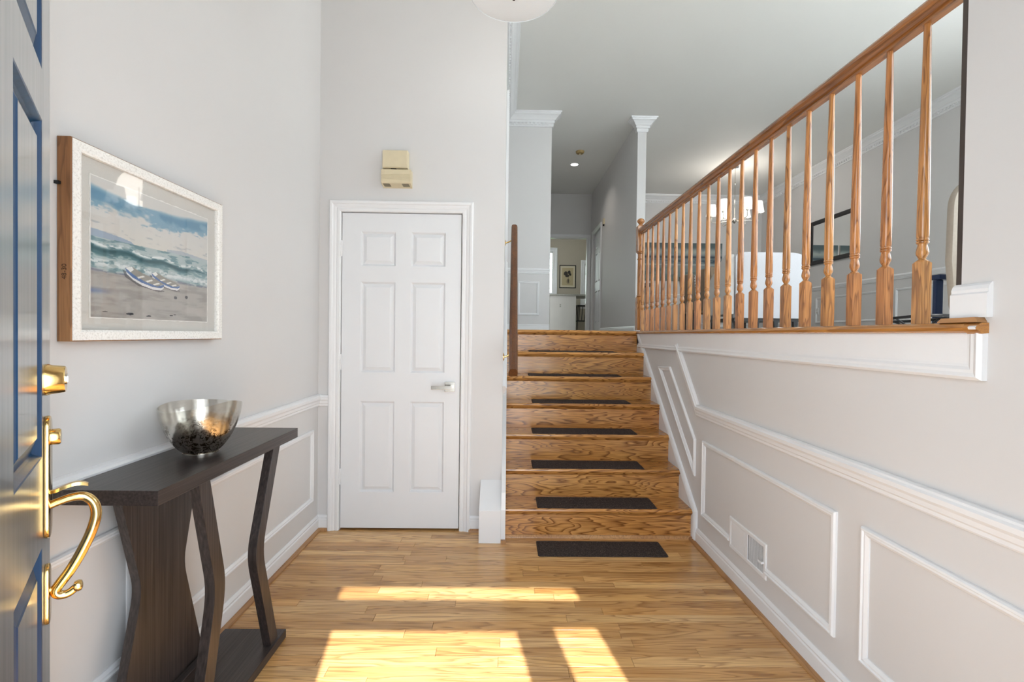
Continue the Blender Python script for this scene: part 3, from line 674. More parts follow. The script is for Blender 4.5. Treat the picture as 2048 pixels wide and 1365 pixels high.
for nm, (x0, x1, z0, z1), lb in (('trim_24', (.45, 1.26, 2.38, 3.5), 'pale casing around the kitchen window'), ('trim_25', (2.10, 2.75, 2.1, 3.18), 'pale casing around the narrow kitchen window')):
    trim(nm, MB().sweep([(x0, KY, z0), (x1, KY, z0), (x1, KY, z1), (x0, KY, z1)], (0, -1, 0), [(-a * 1.5, b) for a, b in CASE], closed=True), lb)

# ------------------------------------------------------------------ console table
TX0, TX1, TY0, TY1, TZ = -1.168, -.898, 1.248, 2.085, .858
ct = empty('console_table', (-1.03, 1.68, 0), 'dark espresso console table with bent legs against the entry wall', 'table')
MB().box(TX0, TX1, TY0, TY1, TZ - .040, TZ).build('tabletop', 'espresso_y', ct, bevel=.0012)
def bent(pl, pr):  # outline of a bent leg in (y,z) from lists of left and right edges bottom->top
    return pl + pr[::-1]
def smooth_knee(p0, k, p1, n=6, f=.16):
    a = [(k[0] + (p0[0] - k[0]) * f, k[1] + (p0[1] - k[1]) * f)]; b = (k[0] + (p1[0] - k[0]) * f, k[1] + (p1[1] - k[1]) * f)
    out = [p0]
    for i in range(n + 1):
        t = i / n; out.append(((1 - t) ** 2 * a[0][0] + 2 * t * (1 - t) * k[0] + t * t * b[0], (1 - t) ** 2 * a[0][1] + 2 * t * (1 - t) * k[1] + t * t * b[1]))
    return out + [p1]
ZB, ZT, ZK = .036, TZ - .040, .45
def leg(y_b, y_k, y_t, wd, x0, x1):
    L = smooth_knee((y_b, ZB), (y_k, ZK), (y_t, ZT)); Rr = smooth_knee((y_b + wd, ZB), (y_k + wd, ZK), (y_t + wd, ZT))
    m = MB(); n = len(L); vs = []; fs = []
    for (p, q) in zip(L, Rr): vs += [(x0, p[0], p[1]), (x0, q[0], q[1]), (x1, q[0], q[1]), (x1, p[0], p[1])]
    for i in range(n - 1):
        for k in range(4): fs.append((i * 4 + k, i * 4 + (k + 1) % 4, (i + 1) * 4 + (k + 1) % 4, (i + 1) * 4 + k))
    fs += [(3, 2, 1, 0), tuple((n - 1) * 4 + q for q in range(4))]
    return m.add(vs, fs)
leg(1.425, 1.518, 1.428, .056, -.940, -.908).build('leg', 'espresso_z', ct, bevel=.0012)
leg(1.878, 1.752, 1.888, .056, -.940, -.908).build('leg', 'espresso_z', ct, bevel=.0012)
# hourglass side board
L = smooth_knee((1.345, ZB), (1.462, .48), (1.372, ZT), f=.12); Rr = smooth_knee((1.775, ZB), (1.650, .48), (1.735, ZT), f=.12)
m = MB(); vs = []; fs = []; n = len(L); x0, x1 = -1.126, -1.098
for p, q in zip(L, Rr): vs += [(x0, p[0], p[1]), (x0, q[0], q[1]), (x1, q[0], q[1]), (x1, p[0], p[1])]
for i in range(n - 1):
    for k in range(4): fs.append((i * 4 + k, i * 4 + (k + 1) % 4, (i + 1) * 4 + (k + 1) % 4, (i + 1) * 4 + k))
fs += [(3, 2, 1, 0), tuple((n - 1) * 4 + q for q in range(4))]
m.add(vs, fs).build('side_panel', 'espresso_z', ct, bevel=.0012)
MB().box(-1.150, TX1, 1.300, 1.985, 0.002, ZB).build('base', 'espresso_y', ct, bevel=.0012)
MB().box(-1.094, -1.066, 1.34, 1.78, ZB, .100).build('rail', 'espresso_y', ct, bevel=.0012)

# ------------------------------------------------------------------ mercury glass bowl
BX, BY, BR = -1.040, 1.648, .123
seg, nr = 64, 22
prof_r = [(0.0, .052), (.03, .058), (.08, .066), (.2, .081), (.35, .095), (.54, .108), (.75, .118), (.9, .122), (1.0, .1235)]
def rr_(t):
    for i in range(len(prof_r) - 1):
        if t <= prof_r[i + 1][0]: a, b = prof_r[i], prof_r[i + 1]; u = (t - a[0]) / (b[0] - a[0]); return a[1] + (b[1] - a[1]) * u
    return prof_r[-1][1]
th_r = math.atan2(.535, .845)
RIM = [.166, .164, .169, .170, .160, .155, .170, .184]   # every 45 deg from the right-hand direction, counter-clockwise seen from above
def rim_h(a):
    q = (a % (2 * PI)) / (PI / 4); i = int(q) % 8; f = q - int(q); p = [RIM[(i + k) % 8] for k in (-1, 0, 1, 2)]
    return (p[1] + .5 * f * (p[2] - p[0] + f * (2 * p[0] - 5 * p[1] + 4 * p[2] - p[3] + f * (3 * (p[1] - p[2]) + p[3] - p[0])))) - .006
def bowl_shell(off):
    vs = []
    for j in range(nr + 1):
        t = j / nr; t2 = t ** 1.25
        for k in range(seg):
            a = 2 * PI * k / seg; H = rim_h(a - th_r)
            r = rr_(t2) - off; vs.append((r * math.cos(a), r * math.sin(a), max(t2 * H, off * 1.5 if off else 0) + .006))
    return vs
m = MB(); A = bowl_shell(0); Bv = bowl_shell(.003); nA = len(A); fs = []
for j in range(nr):
    for k in range(seg):
        k2 = (k + 1) % seg; fs.append((j * seg + k, j * seg + k2, (j + 1) * seg + k2, (j + 1) * seg + k))
        fs.append((nA + j * seg + k2, nA + j * seg + k, nA + (j + 1) * seg + k, nA + (j + 1) * seg + k2))
for k in range(seg): k2 = (k + 1) % seg; fs.append((nr * seg + k, nr * seg + k2, nA + nr * seg + k2, nA + nr * seg + k))
fs.append(tuple(range(seg - 1, -1, -1))); fs.append(tuple(nA + k for k in range(seg)))
m.add(A + Bv, fs)
bw = empty('glass_bowl', (BX, BY, TZ), 'mottled silver mercury-glass bowl with wavy rim on the console table', 'bowl')
o = m.build('bowl_body', 'mercury', None, smooth=50); o.parent = bw
o = MB().lathe([(.050, 0.0002), (.054, .001), (.054, .005), (.050, .007)], seg=48).build('foot', 'nickel', None, smooth=40); o.parent = bw

# ------------------------------------------------------------------ painted pictures (flat colour on a fine grid)
def vnoise(U, V, su, sv, seed):
    rs = np.random.RandomState(seed); G = rs.rand(64, 64)
    x, y = U * su, V * sv; xi, yi = np.floor(x).astype(int), np.floor(y).astype(int); fx, fy = x - xi, y - yi
    fx = fx * fx * (3 - 2 * fx); fy = fy * fy * (3 - 2 * fy); g = lambda a, b: G[a % 64, b % 64]
    return (g(xi, yi) * (1 - fx) + g(xi + 1, yi) * fx) * (1 - fy) + (g(xi, yi + 1) * (1 - fx) + g(xi + 1, yi + 1) * fx) * fy
def fb(U, V, su, sv, seed, o=4): return sum(vnoise(U, V, su * 2 ** i, sv * 2 ** i, seed + i) / 2 ** (i + 1) for i in range(o)) / (1 - .5 ** o)
def sm(a, b, x): t = np.clip((x - a) / (b - a + 1e-9), 0, 1); return t * t * (3 - 2 * t)
def lay(img, mask, c): img[:] = img * (1 - mask[..., None]) + np.array(c)[None, None, :] / 255. * mask[..., None]
def inpoly(U, V, pts):
    ins = np.zeros(U.shape, bool); n = len(pts)
    for i in range(n):
        (x1, y1), (x2, y2) = pts[i], pts[(i + 1) % n]
        c = ((y1 > V) != (y2 > V)) & (U < (x2 - x1) * (V - y1) / (y2 - y1 + 1e-12) + x1); ins ^= c
    return ins.astype(float)
def picture(name, P, nu, nv, img, mat, parent):
    """P(u,v) -> point; v runs down; img [nv,nu,3] sRGB"""
    vs = [P(i / nu, j / nv) for j in range(nv + 1) for i in range(nu + 1)]
    fs = [(j * (nu + 1) + i, j * (nu + 1) + i + 1, (j + 1) * (nu + 1) + i + 1, (j + 1) * (nu + 1) + i) for j in range(nv) for i in range(nu)]
    me = bpy.data.meshes.new(name); me.from_pydata([tuple(v) for v in vs], [], fs); me.materials.append(MAT[mat])
    at = me.color_attributes.new('paint', 'FLOAT_COLOR', 'CORNER')
    lin = np.where(img <= .04045, img / 12.92, ((np.clip(img, 0, 1) + .055) / 1.055) ** 2.4).reshape(-1, 3)
    c = np.ones((len(fs) * 4, 4), np.float32); c[:, :3] = np.repeat(lin, 4, axis=0); at.data.foreach_set('color', c.ravel())
    o = bpy.data.objects.new(name, me); COL.objects.link(o); o.parent = parent; o.location = -parent.location; return o
NU, NV = 330, 250
U, V = np.meshgrid((np.arange(NU) + .5) / NU, (np.arange(NV) + .5) / NV)
img = np.ones((NV, NU, 3)) * np.array([208, 206, 202]) / 255
n1 = fb(U, V, 5, 9, 3); n2 = fb(U, V, 14, 50, 9); n3 = fb(U, V, 30, 60, 17); n4 = fb(U, V, 6, 30, 23)
lay(img, sm(.25, .42, V) * .35, (214, 208, 196))
band = .045 + .05 * np.sin(U * 3.2 + .3) + .03 * n1
lay(img, sm(.30, .46, n1 + .1) * sm(band - .03, band, V) * (1 - sm(band + .05 + .10 * n3, band + .09 + .11 * n3, V)) * .95, (122, 160, 182))
lay(img, sm(.36, .52, fb(U, V, 7, 10, 31)) * sm(band - .01, band + .02, V) * (1 - sm(band + .06, band + .11, V)) * .8, (92, 138, 166))
lay(img, sm(.6, .75, n2) * sm(.25, .33, V) * (1 - sm(.36, .40, V)) * .5, (150, 158, 166))
hz = .425 - .02 * U
hl = hz - .055 * sm(0.0, .03, .3 - U + .02 * n3) * np.clip(1 - U / .3, 0, 1) ** .5
lay(img, ((V > hl) & (V < hz) & (U < .3)) * .85, (146, 164, 186))
hr = hz - .035 * np.clip(1 - np.abs(U - .72) * 3, .25, 1)
lay(img, ((V > hr) & (V < hz) & (U > .58)) * .75, (160, 172, 184))
sea = (V > hz) & (V < .68)
lay(img, sea * .9, (168, 184, 186))
lay(img, sea * sm(.45, .62, n2) * .8, (98, 134, 142))
wv = .50 + .045 * U + .012 * np.sin(U * 20)
lay(img, np.exp(-((V - wv) / .026) ** 2) * sm(.30, .55, n4 + .28 - .35 * U) * .95, (34, 82, 92))
lay(img, np.exp(-((V - wv - .03) / .02) ** 2) * sm(.4, .6, n3) * (1 - U) * .8, (52, 98, 106))
lay(img, np.exp(-((V - wv + .035) / .014) ** 2) * sm(.45, .55, n3) * .9, (232, 234, 232))
lay(img, np.exp(-((V - .60 - .02 * U) / .032) ** 2) * sm(.38, .55, n3) * .85, (226, 229, 228))
sh = .655 + .01 * np.sin(U * 9) + .012 * n3
lay(img, sm(sh - .012, sh + .008, V), (172, 168, 163))
lay(img, sm(sh, sh + .02, V) * sm(.42, .65, n4) * .55, (142, 138, 134))
lay(img, sm(sh, sh + .02, V) * sm(.55, .70, n1) * .4, (194, 190, 185))
lay(img, np.exp(-((V - sh + .004) / .010) ** 2) * sm(.35, .6, n3) * .8, (112, 116, 134))
lay(img, np.exp(-((V - .81) / .018) ** 2) * np.exp(-(U / .10) ** 2) * .8, (110, 130, 168))
for (a, b, c_, d_) in ((.27, .965, .030, .009), (.42, .975, .022, .006), (.09, .957, .018, .003), (.62, .96, .016, .005), (.655, .952, .012, .004)):
    lay(img, (((U - a) / c_) ** 2 + ((V - b) / d_) ** 2 < 1 + .8 * (n3 - .5)) * .9, (44, 46, 52))
def boat(dx, dy, s):
    T = lambda pts: [(dx + p[0] * s, dy + p[1] * s) for p in pts]
    lay(img, inpoly(U, V, T([(-.02, .015), (.0, .07), (.10, .125), (.27, .155), (.33, .145), (.12, .09)])) * .55, (70, 68, 74))
    hull = [(0, 0), (.012, .045), (.06, .085), (.13, .118), (.22, .140), (.29, .142), (.315, .120), (.32, .085), (.26, .108), (.17, .090), (.08, .052), (.03, .018)]
    lay(img, inpoly(U, V, T(hull)), (226, 226, 226))
    lay(img, inpoly(U, V, T([(0, 0), (.010, .030), (.06, .068), (.13, .098), (.22, .120), (.29, .122), (.318, .105), (.32, .088), (.26, .108), (.17, .090), (.08, .052), (.03, .018)])), (92, 118, 164))
    lay(img, inpoly(U, V, T([(0, 0), (.05, -.018), (.14, .022), (.25, .052), (.32, .085), (.26, .108), (.17, .090), (.08, .052), (.03, .018)])), (150, 146, 138))
    lay(img, inpoly(U, V, T([(0.004, 0), (.05, -.018), (.066, .005), (.04, .028)])), (232, 231, 228))
    for q in (.09, .16, .22): lay(img, inpoly(U, V, T([(q, q * .30 + .03), (q + .05, q * .30 + .012), (q + .064, q * .30 + .020), (q + .014, q * .30 + .040)])), (228, 226, 220))
boat(.44, .618, .82); boat(.232, .612, 1.0)
for (a, b) in ((.66, .80), (.77, .785)): lay(img, (((U - a) / .016) ** 2 + ((V - b) / .014) ** 2 < 1) * .8, (70, 72, 78))

FX = -1.158   # front face of the frame
pic = empty('framed_beach_print', (XL + .01, 1.63, 1.516), 'framed beach print of two rowing boats hung above the console table', 'picture')
fy0, fy1, fz0, fz1 = 1.290, 1.968, 1.243, 1.790
m = MB().sweep([(FX - .030, fy0, fz0), (FX - .030, fy1, fz0), (FX - .030, fy1, fz1), (FX - .030, fy0, fz1)], (1, 0, 0), [(0, -.008), (0, .027), (.004, .0295), (.030, .0295), (.030, -.008)], closed=True)
fr_ = m.build('frame', 'frame_oak', pic); fr_['label'] = 'bare oak outer edge of the frame'
MB().sweep([(FX, fy0 + .003, fz0 + .003), (FX, fy1 - .003, fz0 + .003), (FX, fy1 - .003, fz1 - .003), (FX, fy0 + .003, fz1 - .003)], (1, 0, 0), [(0, -.002), (0, .001), (.022, .002), (.0285, -.001), (.0285, -.0135), (0.0, -.0085)], closed=True).build('frame_face', 'gesso', pic)['label'] = 'white crackled face of the frame'
MB().box(FX - .032, FX - .014, fy0 + .02, fy1 - .02, fz0 + .02, fz1 - .02).build('mount', 'linenmat', pic)
py0, py1, pz0, pz1 = 1.362, 1.886, 1.312, 1.712
rj = random.Random(3)
# deckled edge paper
pts = []
def dk(): return rj.uniform(-.0018, .0018)
for i in range(40): pts.append((py0 - .003 + dk(), pz0 - .003 + (pz1 - pz0 + .006) * i / 40))
for i in range(50): pts.append((py0 - .003 + (py1 - py0 + .006) * i / 50, pz1 + .003 + dk()))
for i in range(40): pts.append((py1 + .003 + dk(), pz1 + .003 - (pz1 - pz0 + .006) * i / 40))
for i in range(50): pts.append((py1 + .003 - (py1 - py0 + .006) * i / 50, pz0 - .003 + dk()))
MB().prism(pts, 'x', FX - .0135, FX - .012).build('paper', plain('deckled_paper', rgb(232, 230, 226), .8), pic)
picture('print', lambda u, v: (FX - .0115, py0 + (py1 - py0) * u, pz1 - (pz1 - pz0) * v), NU, NV, img, 'painting', pic)
MB().box(FX - .0075, FX - .0060, fy0 + .024, fy1 - .024, fz0 + .024, fz1 - .024).build('picture_glass', 'picglass', pic)
# pencilled size on the outer edge of the frame
cu = bpy.data.curves.new('size_note', 'FONT'); cu.body = '48-30'; cu.size = .018; cu.extrude = .0001; cu.align_x = 'CENTER'; cu.align_y = 'CENTER'
cu.materials.append(plain('pencil', rgb(60, 36, 20), .8))
t0 = bpy.data.objects.new('size_note_curve', cu); tme = bpy.data.meshes.new_from_object(t0); bpy.data.objects.remove(t0)
t = bpy.data.objects.new('size_note', tme); COL.objects.link(t); t.parent = pic
t.rotation_euler = (PI / 2, -PI / 2, 0); t.location = Vector((FX - .019, fy0 - .0004, 1.430)) - pic.location
MB().box(XL, XL + .012, fy0 - .008, fy0 + .02, 1.662, 1.670).build('hanging_hook', 'blackmetal', pic)

# ------------------------------------------------------------------ wall vent on the half wall
vn = empty('air_vent', (XR, 2.31, .27), 'white slotted air vent low on the half wall', 'vent')
vy0, vy1, vz0, vz1 = 2.136, 2.488, .172, .335
VPR = [(0, 0), (0, .004), (.004, .007), (.018, .007), (.020, .003), (.020, 0)]
MB().sweep([(XR, vy1, vz0), (XR, vy0, vz0), (XR, vy0, vz1), (XR, vy1, vz1)], (-1, 0, 0), VPR, closed=True).build('vent_frame', 'trim', vn)
MB().box(XR - .001, XR + .004, vy0 + .019, vy1 - .019, vz0 + .019, vz1 - .019).build('backing', 'darkplastic', vn)
MB().box(XR - .006, XR, 2.300, 2.322, vz0 + .018, vz1 - .018).build('center_bar', 'trim', vn)
fin = None
for i in range(20):
    y = vy0 + .026 + i * (2.296 - vy0 - .026) / 20; o = MB().box(XR - .0026, XR - .0012, y, y + .0022, vz0 + .020, vz1 - .020).build('fin', 'trim', vn)
for i in range(20):
    y = 2.326 + i * (vy1 - .022 - 2.326) / 20; o = MB().box(XR - .0055, XR - .0012, y, y + .0062, vz0 + .020, vz1 - .020).build('fin', 'trim', vn)
MB().box(XR - .020, XR - .006, vy0 + .012, vy0 + .018, .242, .250).box(XR - .022, XR - .018, vy0 + .008, vy0 + .040, .242, .250).build('lever', 'trim', vn)

# ------------------------------------------------------------------ wall handrail on the left
hr = empty('wall_handrail', (XS, 3.4, 1.6), 'dark stained oak handrail fixed to the wall beside the stairs', 'handrail')
A, Bp = Vector((.050, 2.80, 1.052)), Vector((.069, 4.15, 2.206)); dv = (Bp - A).normalized(); side = Vector((1, 0, 0)); up = side.cross(dv).normalized()
pr = [(-.026, -.028), (.026, -.028), (.027, .005), (.022, .024), (.010, .031), (-.010, .031), (-.022, .024), (-.027, .005)]
vs = [A + side * a + up * b for a, b in pr] + [Bp + side * a + up * b for a, b in pr]; n = 8
MB().add(vs, [tuple(range(n)), tuple(range(2 * n - 1, n - 1, -1))] + [(i, (i + 1) % n, (i + 1) % n + n, i + n) for i in range(n)]).build('rail', 'dark_rail', hr, smooth=30)
for f in (.13, .93):
    p = A + (Bp - A) * f - up * .028
    pts = [(XS + .004, p.y, p.z - .045), (XS + .025, p.y, p.z - .044), (p.x - .01, p.y, p.z - .022), (p.x, p.y, p.z)]
    MB().tube(bez(pts, 8), .006, 10).lathe([(.026, .0), (.026, .003), (.016, .007), (0, .007)], (XS, p.y, p.z - .045), 'x', 18, cap=False).build('bracket', 'brass', hr, smooth=True)

# ------------------------------------------------------------------ balustrade
bal = empty('balustrade', (1.24, 2.8, LZ), 'oak balustrade with turned balusters on the ledge above the entry', 'balustrade')
def square_turned(w, hs, prof, seg=16):
    """square block up to hs that closes to a turned shaft; prof [(r,z)]"""
    m = MB(); a = w / 2; c = w * .46
    m.add([(-a, -a, 0), (a, -a, 0), (a, a, 0), (-a, a, 0), (-a, -a, hs), (a, -a, hs), (a, a, hs), (-a, a, hs)], [(0, 3, 2, 1), (0, 1, 5, 4), (1, 2, 6, 5), (2, 3, 7, 6), (3, 0, 4, 7)])
    # pyramid shoulder: square ring -> round ring
    r0, z0 = prof[0]; ring = []
    for k in range(seg): an = 2 * PI * k / seg + PI / 4 + PI; ring.append((r0 * math.cos(an), r0 * math.sin(an), z0))
    sq = []
    for k in range(seg):
        q = k / (seg / 4); i = int(q); f = q - i; cs = [(-a, -a), (a, -a), (a, a), (-a, a)]; p, p2 = cs[i % 4], cs[(i + 1) % 4]
        bulge = .0 if f == 0 else math.sin(PI * f) * .006 * (w / .0318)
        sq.append((p[0] + (p2[0] - p[0]) * f, p[1] + (p2[1] - p[1]) * f, hs + bulge))
    k0 = len(m.v); m.v += sq + ring
    m.f += [(k0 + k, k0 + (k + 1) % seg, k0 + seg + (k + 1) % seg, k0 + seg + k) for k in range(seg)]
    # fill between straight top edges and bulged ring
    for i in range(4):
        q = seg // 4; m.f.append(tuple([4 + i] + [k0 + (i * q + j) % seg for j in range(1, q)] + [4 + (i + 1) % 4])[::1])
    m.lathe(prof, seg=seg, cap=True); return m
BP = [(.0085, .195), (.0105, .199), (.0150, .208), (.0158, .215), (.0140, .226), (.0118, .236), (.0125, .239), (.0158, .242), (.0158, .246), (.0128, .2475), (.0158, .250), (.0158, .2535), (.0140, .256), (.0156, .262),
      (.0150, .40), (.0130, .60), (.0105, .78), (.0090, .895)]
bm0 = square_turned(.0318, .182, BP).build('baluster', 'rail_oak_z', None, smooth=32)
bm0.parent = bal; NB = 22
rb = random.Random(11)
for i in range(NB):
    o = bm0 if i == 0 else bm0.copy()
    if i: COL.objects.link(o); o.parent = bal
    o.location = Vector((1.24, 1.406 + .1378 * i, LZ)) - bal.location; o.rotation_euler = (0, 0, rb.uniform(-.02, .02))
    j = rb.uniform(.86, 1.12); o.color = (j, j * rb.uniform(.94, 1.02), j * rb.uniform(.9, 1.02), 1)
# handrail profile
HP = [(-.014, 0), (.014, 0), (.014, .008), (.022, .012), (.026, .020), (.024, .026), (.031, .034), (.032, .044), (.026, .054), (.014, .060), (-.014, .060), (-.026, .054), (-.032, .044), (-.031, .034), (-.024, .026), (-.026, .020), (-.022, .012), (-.014, .008)]
m = MB(); zb = LZ + .888
m.prism([(1.24 + a, zb + b) for a, b in HP], 'y', 1.244, 4.355)
m.build('handrail', 'rail_oak_y', bal, smooth=30)
m = MB()
NP = [(.024, .318), (.030, .323), (.030, .329), (.024, .334), (.0245, .34), (.025, .50), (.0225, .655), (.027, .660), (.027, .668), (.0225, .672), (.022, .71), (.030, .718), (.030, .722)]
nw = square_turned(.064, .305, NP, 24)
a = .033
nw.prism([(-a + .006, 0), (a - .006, 0), (a, .006)] if False else [(-a, -a), (a, -a), (a, a), (-a, a)], 'z', .735, .965)
nw.add([(-a + .008, -a + .008, .720), (a - .008, -a + .008, .720), (a - .008, a - .008, .720), (-a + .008, a - .008, .720), (-a, -a, .735), (a, -a, .735), (a, a, .735), (-a, a, .735)], [(0, 3, 2, 1), (0, 1, 5, 4), (1, 2, 6, 5), (2, 3, 7, 6), (3, 0, 4, 7)])
nw.add([(-a, -a, .965), (a, -a, .965), (a, a, .965), (-a, a, .965), (-a + .01, -a + .01, .976), (a - .01, -a + .01, .976), (a - .01, a - .01, .976), (-a + .01, a - .01, .976)], [(4, 5, 6, 7), (0, 1, 5, 4), (1, 2, 6, 5), (2, 3, 7, 6), (3, 0, 4, 7)])
nw.lathe([(.016, .974), (.014, .984), (.022, .992), (.032, 1.004), (.034, 1.014), (.030, 1.026), (.018, 1.036), (.004, 1.040)], seg=24)
o = nw.build('newel_post', 'rail_oak_z', None, smooth=32); o.parent = bal; o.location = Vector((1.237, 4.385, LZ)) - bal.location
o = MB().box(-.037, .037, -.037, .037, 0, .008).build('newel_collar', 'trim', None); o.parent = bal; o.location = Vector((1.237, 4.385, LZ)) - bal.location; o['label'] = 'pale strip under the newel post'

# ------------------------------------------------------------------ foyer lamp
lp = empty('ceiling_lamp', (.02, 2.16, CZ), 'round white drum pendant lamp hanging over the entry', 'lamp')
LB = 2.792
m = MB().lathe([(.0, LB), (.05, LB + .0007), (.10, LB + .003), (.15, LB + .008), (.185, LB + .014), (.196, LB + .018)], (.02, 2.16, 0), seg=64, cap=False)
m.build('diffuser', 'lamp_bowl', lp, smooth=True)
MB().lathe([(.196, LB + .015), (.200, LB + .018), (.203, LB + .03), (.203, LB + .15), (.200, LB + .15), (.200, LB + .03), (.196, LB + .019)], (.02, 2.16, 0), seg=64, cap=False).build('shade', 'lamp_bowl', lp, smooth=30)
MB().lathe([(0, LB - .014), (.006, LB - .012), (.008, LB - .006), (.006, LB), (.012, LB + .001), (.0, LB + .004)], (.02, 2.16, 0), seg=16, cap=False).build('finial', 'blackmetal', lp, smooth=True)
m = MB().tube([(.02, 2.16, LB + .1), (.02, 2.16, CZ - .02)], .006, 10)
for q in range(3): an = q * 2 * PI / 3; m.tube([(.02, 2.16, LB + .16), (.02 + .199 * math.cos(an), 2.16 + .199 * math.sin(an), LB + .14)], .004, 8)
m.build('rod', 'nickel', lp, smooth=True)
MB().lathe([(.06, CZ - .022), (.065, CZ - .016), (.065, CZ)], (.02, 2.16, 0), seg=28).build('canopy', 'nickel', lp, smooth=30)
pl = bpy.data.lights.new('entry_fill', 'POINT'); pl.energy = 5; pl.color = (1, .95, .88); pl.shadow_soft_size = .09  # fill light added above the shade to flatten the entry lighting
po = bpy.data.objects.new('entry_fill', pl); COL.objects.link(po); po.location = (.02, 2.16, LB + .24)

# ------------------------------------------------------------------ crown mouldings
CROWN = [(0, 0), (0, -.170), (.014, -.170), (.020, -.160), (.020, -.128), (.034, -.122), (.034, -.092), (.046, -.088), (.058, -.070), (.082, -.044), (.104, -.032), (.108, -.018), (.120, -.014), (.124, 0)]
def dentils(path, step=.052):
    m = MB()
    for (ax, ay), (bx, by) in zip(path[:-1], path[1:]):
        d = Vector((bx - ax, by - ay, 0)); Ln = d.length; d.normalize(); l = Vector((0, 0, 1)).cross(d); k = int((Ln - .08) / step)
        for i in range(k):
            c = Vector((ax, ay, 0)) + d * (.05 + i * step); p0, p1 = c, c + d * .028
            m.add([p0 + l * .020 + Vector((0, 0, CZ - .150)), p1 + l * .020 + Vector((0, 0, CZ - .150)), p1 + l * .034 + Vector((0, 0, CZ - .150)), p0 + l * .034 + Vector((0, 0, CZ - .150)),
                   p0 + l * .020 + Vector((0, 0, CZ - .126)), p1 + l * .020 + Vector((0, 0, CZ - .126)), p1 + l * .034 + Vector((0, 0, CZ - .126)), p0 + l * .034 + Vector((0, 0, CZ - .126))],
                  [(0, 3, 2, 1), (4, 5, 6, 7), (0, 1, 5, 4), (1, 2, 6, 5), (2, 3, 7, 6), (3, 0, 4, 7)])
    return m
for nm, path, lb in (('trim_26', [(.60, 6.5), (XS, 6.5), (XS, 3.09)], 'white dentil crown moulding above the stairs and landing wall'),
                     ('trim_27', [(XDR, YF1), (XDR, YDF), (1.92, YDF), (1.92, 6.6), (1.80, 6.6)], 'white dentil crown moulding around the dining room and end post')):
    full = list(path)
    # short mitred return at the free hall corner
    o = trim(nm, MB().sweep([(x, y, CZ) for x, y in full] if nm != 'trim_26' else [(.60, 6.56, CZ)] + [(x, y, CZ) for x, y in full], (0, 0, 1), CROWN) if nm == 'trim_26' else
             MB().sweep([(x, y, CZ) for x, y in full] + [(1.80, 6.66, CZ)], (0, 0, 1), CROWN), lb)
    dd = dentils(path).build('dentils', 'trim', None); dd.parent = o; dd['kind'] = 'stuff'

# ------------------------------------------------------------------ upper level trims
CRZ = LZ + .862 - .075
trim('trim_28', MB().sweep([(XS, 6.5, CRZ), (.60, 6.5, CRZ)], (0, -1, 0), CHAIR), 'white chair rail on the landing wall')
boxmould('trim_29', 'y', .165, .455, 1.545, 2.005, 6.5, 'white box moulding on the landing wall')
trim('baseboard_landing', MB().sweep([(XS, 6.5, LZ), (.60, 6.5, LZ)], (0, -1, 0), BASE), 'white baseboard of the landing wall', cat='baseboard')
trim('baseboard_hall', MB().sweep([(1.80, 9.0, LZ), (1.80, 6.6, LZ)], (-1, 0, 0), BASE).sweep([(1.80, 6.6, LZ), (1.92, 6.6, LZ)], (0, -1, 0), BASE), 'white baseboard of the hall wall', cat='baseboard')
trim('baseboard_dining', MB().sweep([(XDR, YDF, LZ), (XDR, YF1, LZ)], (-1, 0, 0), BASE).sweep([(1.92, YDF, LZ), (XDR, YDF, LZ)], (0, -1, 0), BASE), 'white baseboard of the dining room', cat='baseboard')
trim('trim_30', MB().sweep([(XDR, YDF, CRZ), (XDR, YF1, CRZ)], (-1, 0, 0), CHAIR), 'white chair rail under the dining room mirror')
trim('trim_31', MB().sweep([(1.92, YDF, CRZ), (XDR, YDF, CRZ)], (0, -1, 0), CHAIR), 'white chair rail below the seascape canvases')
k = 32
for y0, y1, lb in ((8.44, 9.86, 'box moulding in the dining room corner'), (6.80, 8.26, 'box moulding under the dining mirror with the outlet'), (5.0, 6.56, 'box moulding of the dining wall beside the beige chair'), (3.2, 4.8, 'box moulding of the dining wall hidden behind the wall end')):
    boxmould('trim_%d' % k, '-x', y0, y1, 1.545, 1.985, XDR, 'white ' + lb); k += 1
for x0, x1, lb in ((2.1, 3.1, 'box moulding on the far dining wall beside the end post'), (3.3, 4.3, 'box moulding on the far dining wall behind the dining chairs'), (4.5, 5.25, 'box moulding on the far dining wall by the corner')):
    boxmould('trim_%d' % k, 'y', x0, x1, 1.545, 1.985, YDF, 'white ' + lb); k += 1
# hall end doorway casing and hall door
trim('trim_%d' % k, MB().sweep([(.93, YDF, LZ), (.93, YDF, 3.345), (1.72, YDF, 3.345), (1.72, YDF, LZ)], (0, -1, 0), CASE).box(.923, .93, YDF - .002, YDF + .13, LZ, 3.345).box(1.713, 1.72, YDF - .002, YDF + .13, LZ, 3.345).box(.93, 1.72, YDF - .002, YDF + .13, 3.338, 3.345), 'white casing of the doorway into the kitchen'); k += 1
trim('trim_%d' % k, MB().sweep([(1.80, 9.87, LZ), (1.80, 9.87, 3.36), (1.80, 9.07, 3.36), (1.80, 9.07, LZ)], (-1, 0, 0), CASE), 'white casing of the door in the hall wall'); k += 1
d3 = tag(empty('door_3', (1.83, 9.47, LZ), 'white door in the hall wall near the kitchen doorway', 'door'), kind='structure')
o = panel_door(.79, 2.02, [(.2, .84), (1.02, 1.6), (1.7, 1.9)], [(.11, .34), (.45, .68)]).build('slab', 'door_white', None); o.parent = d3; o.rotation_euler = (0, 0, PI / 2); o.location = (.035, -.395, .01)
o.rotation_euler = (0, 0, -PI / 2); o.location = (.0, .395, .01)
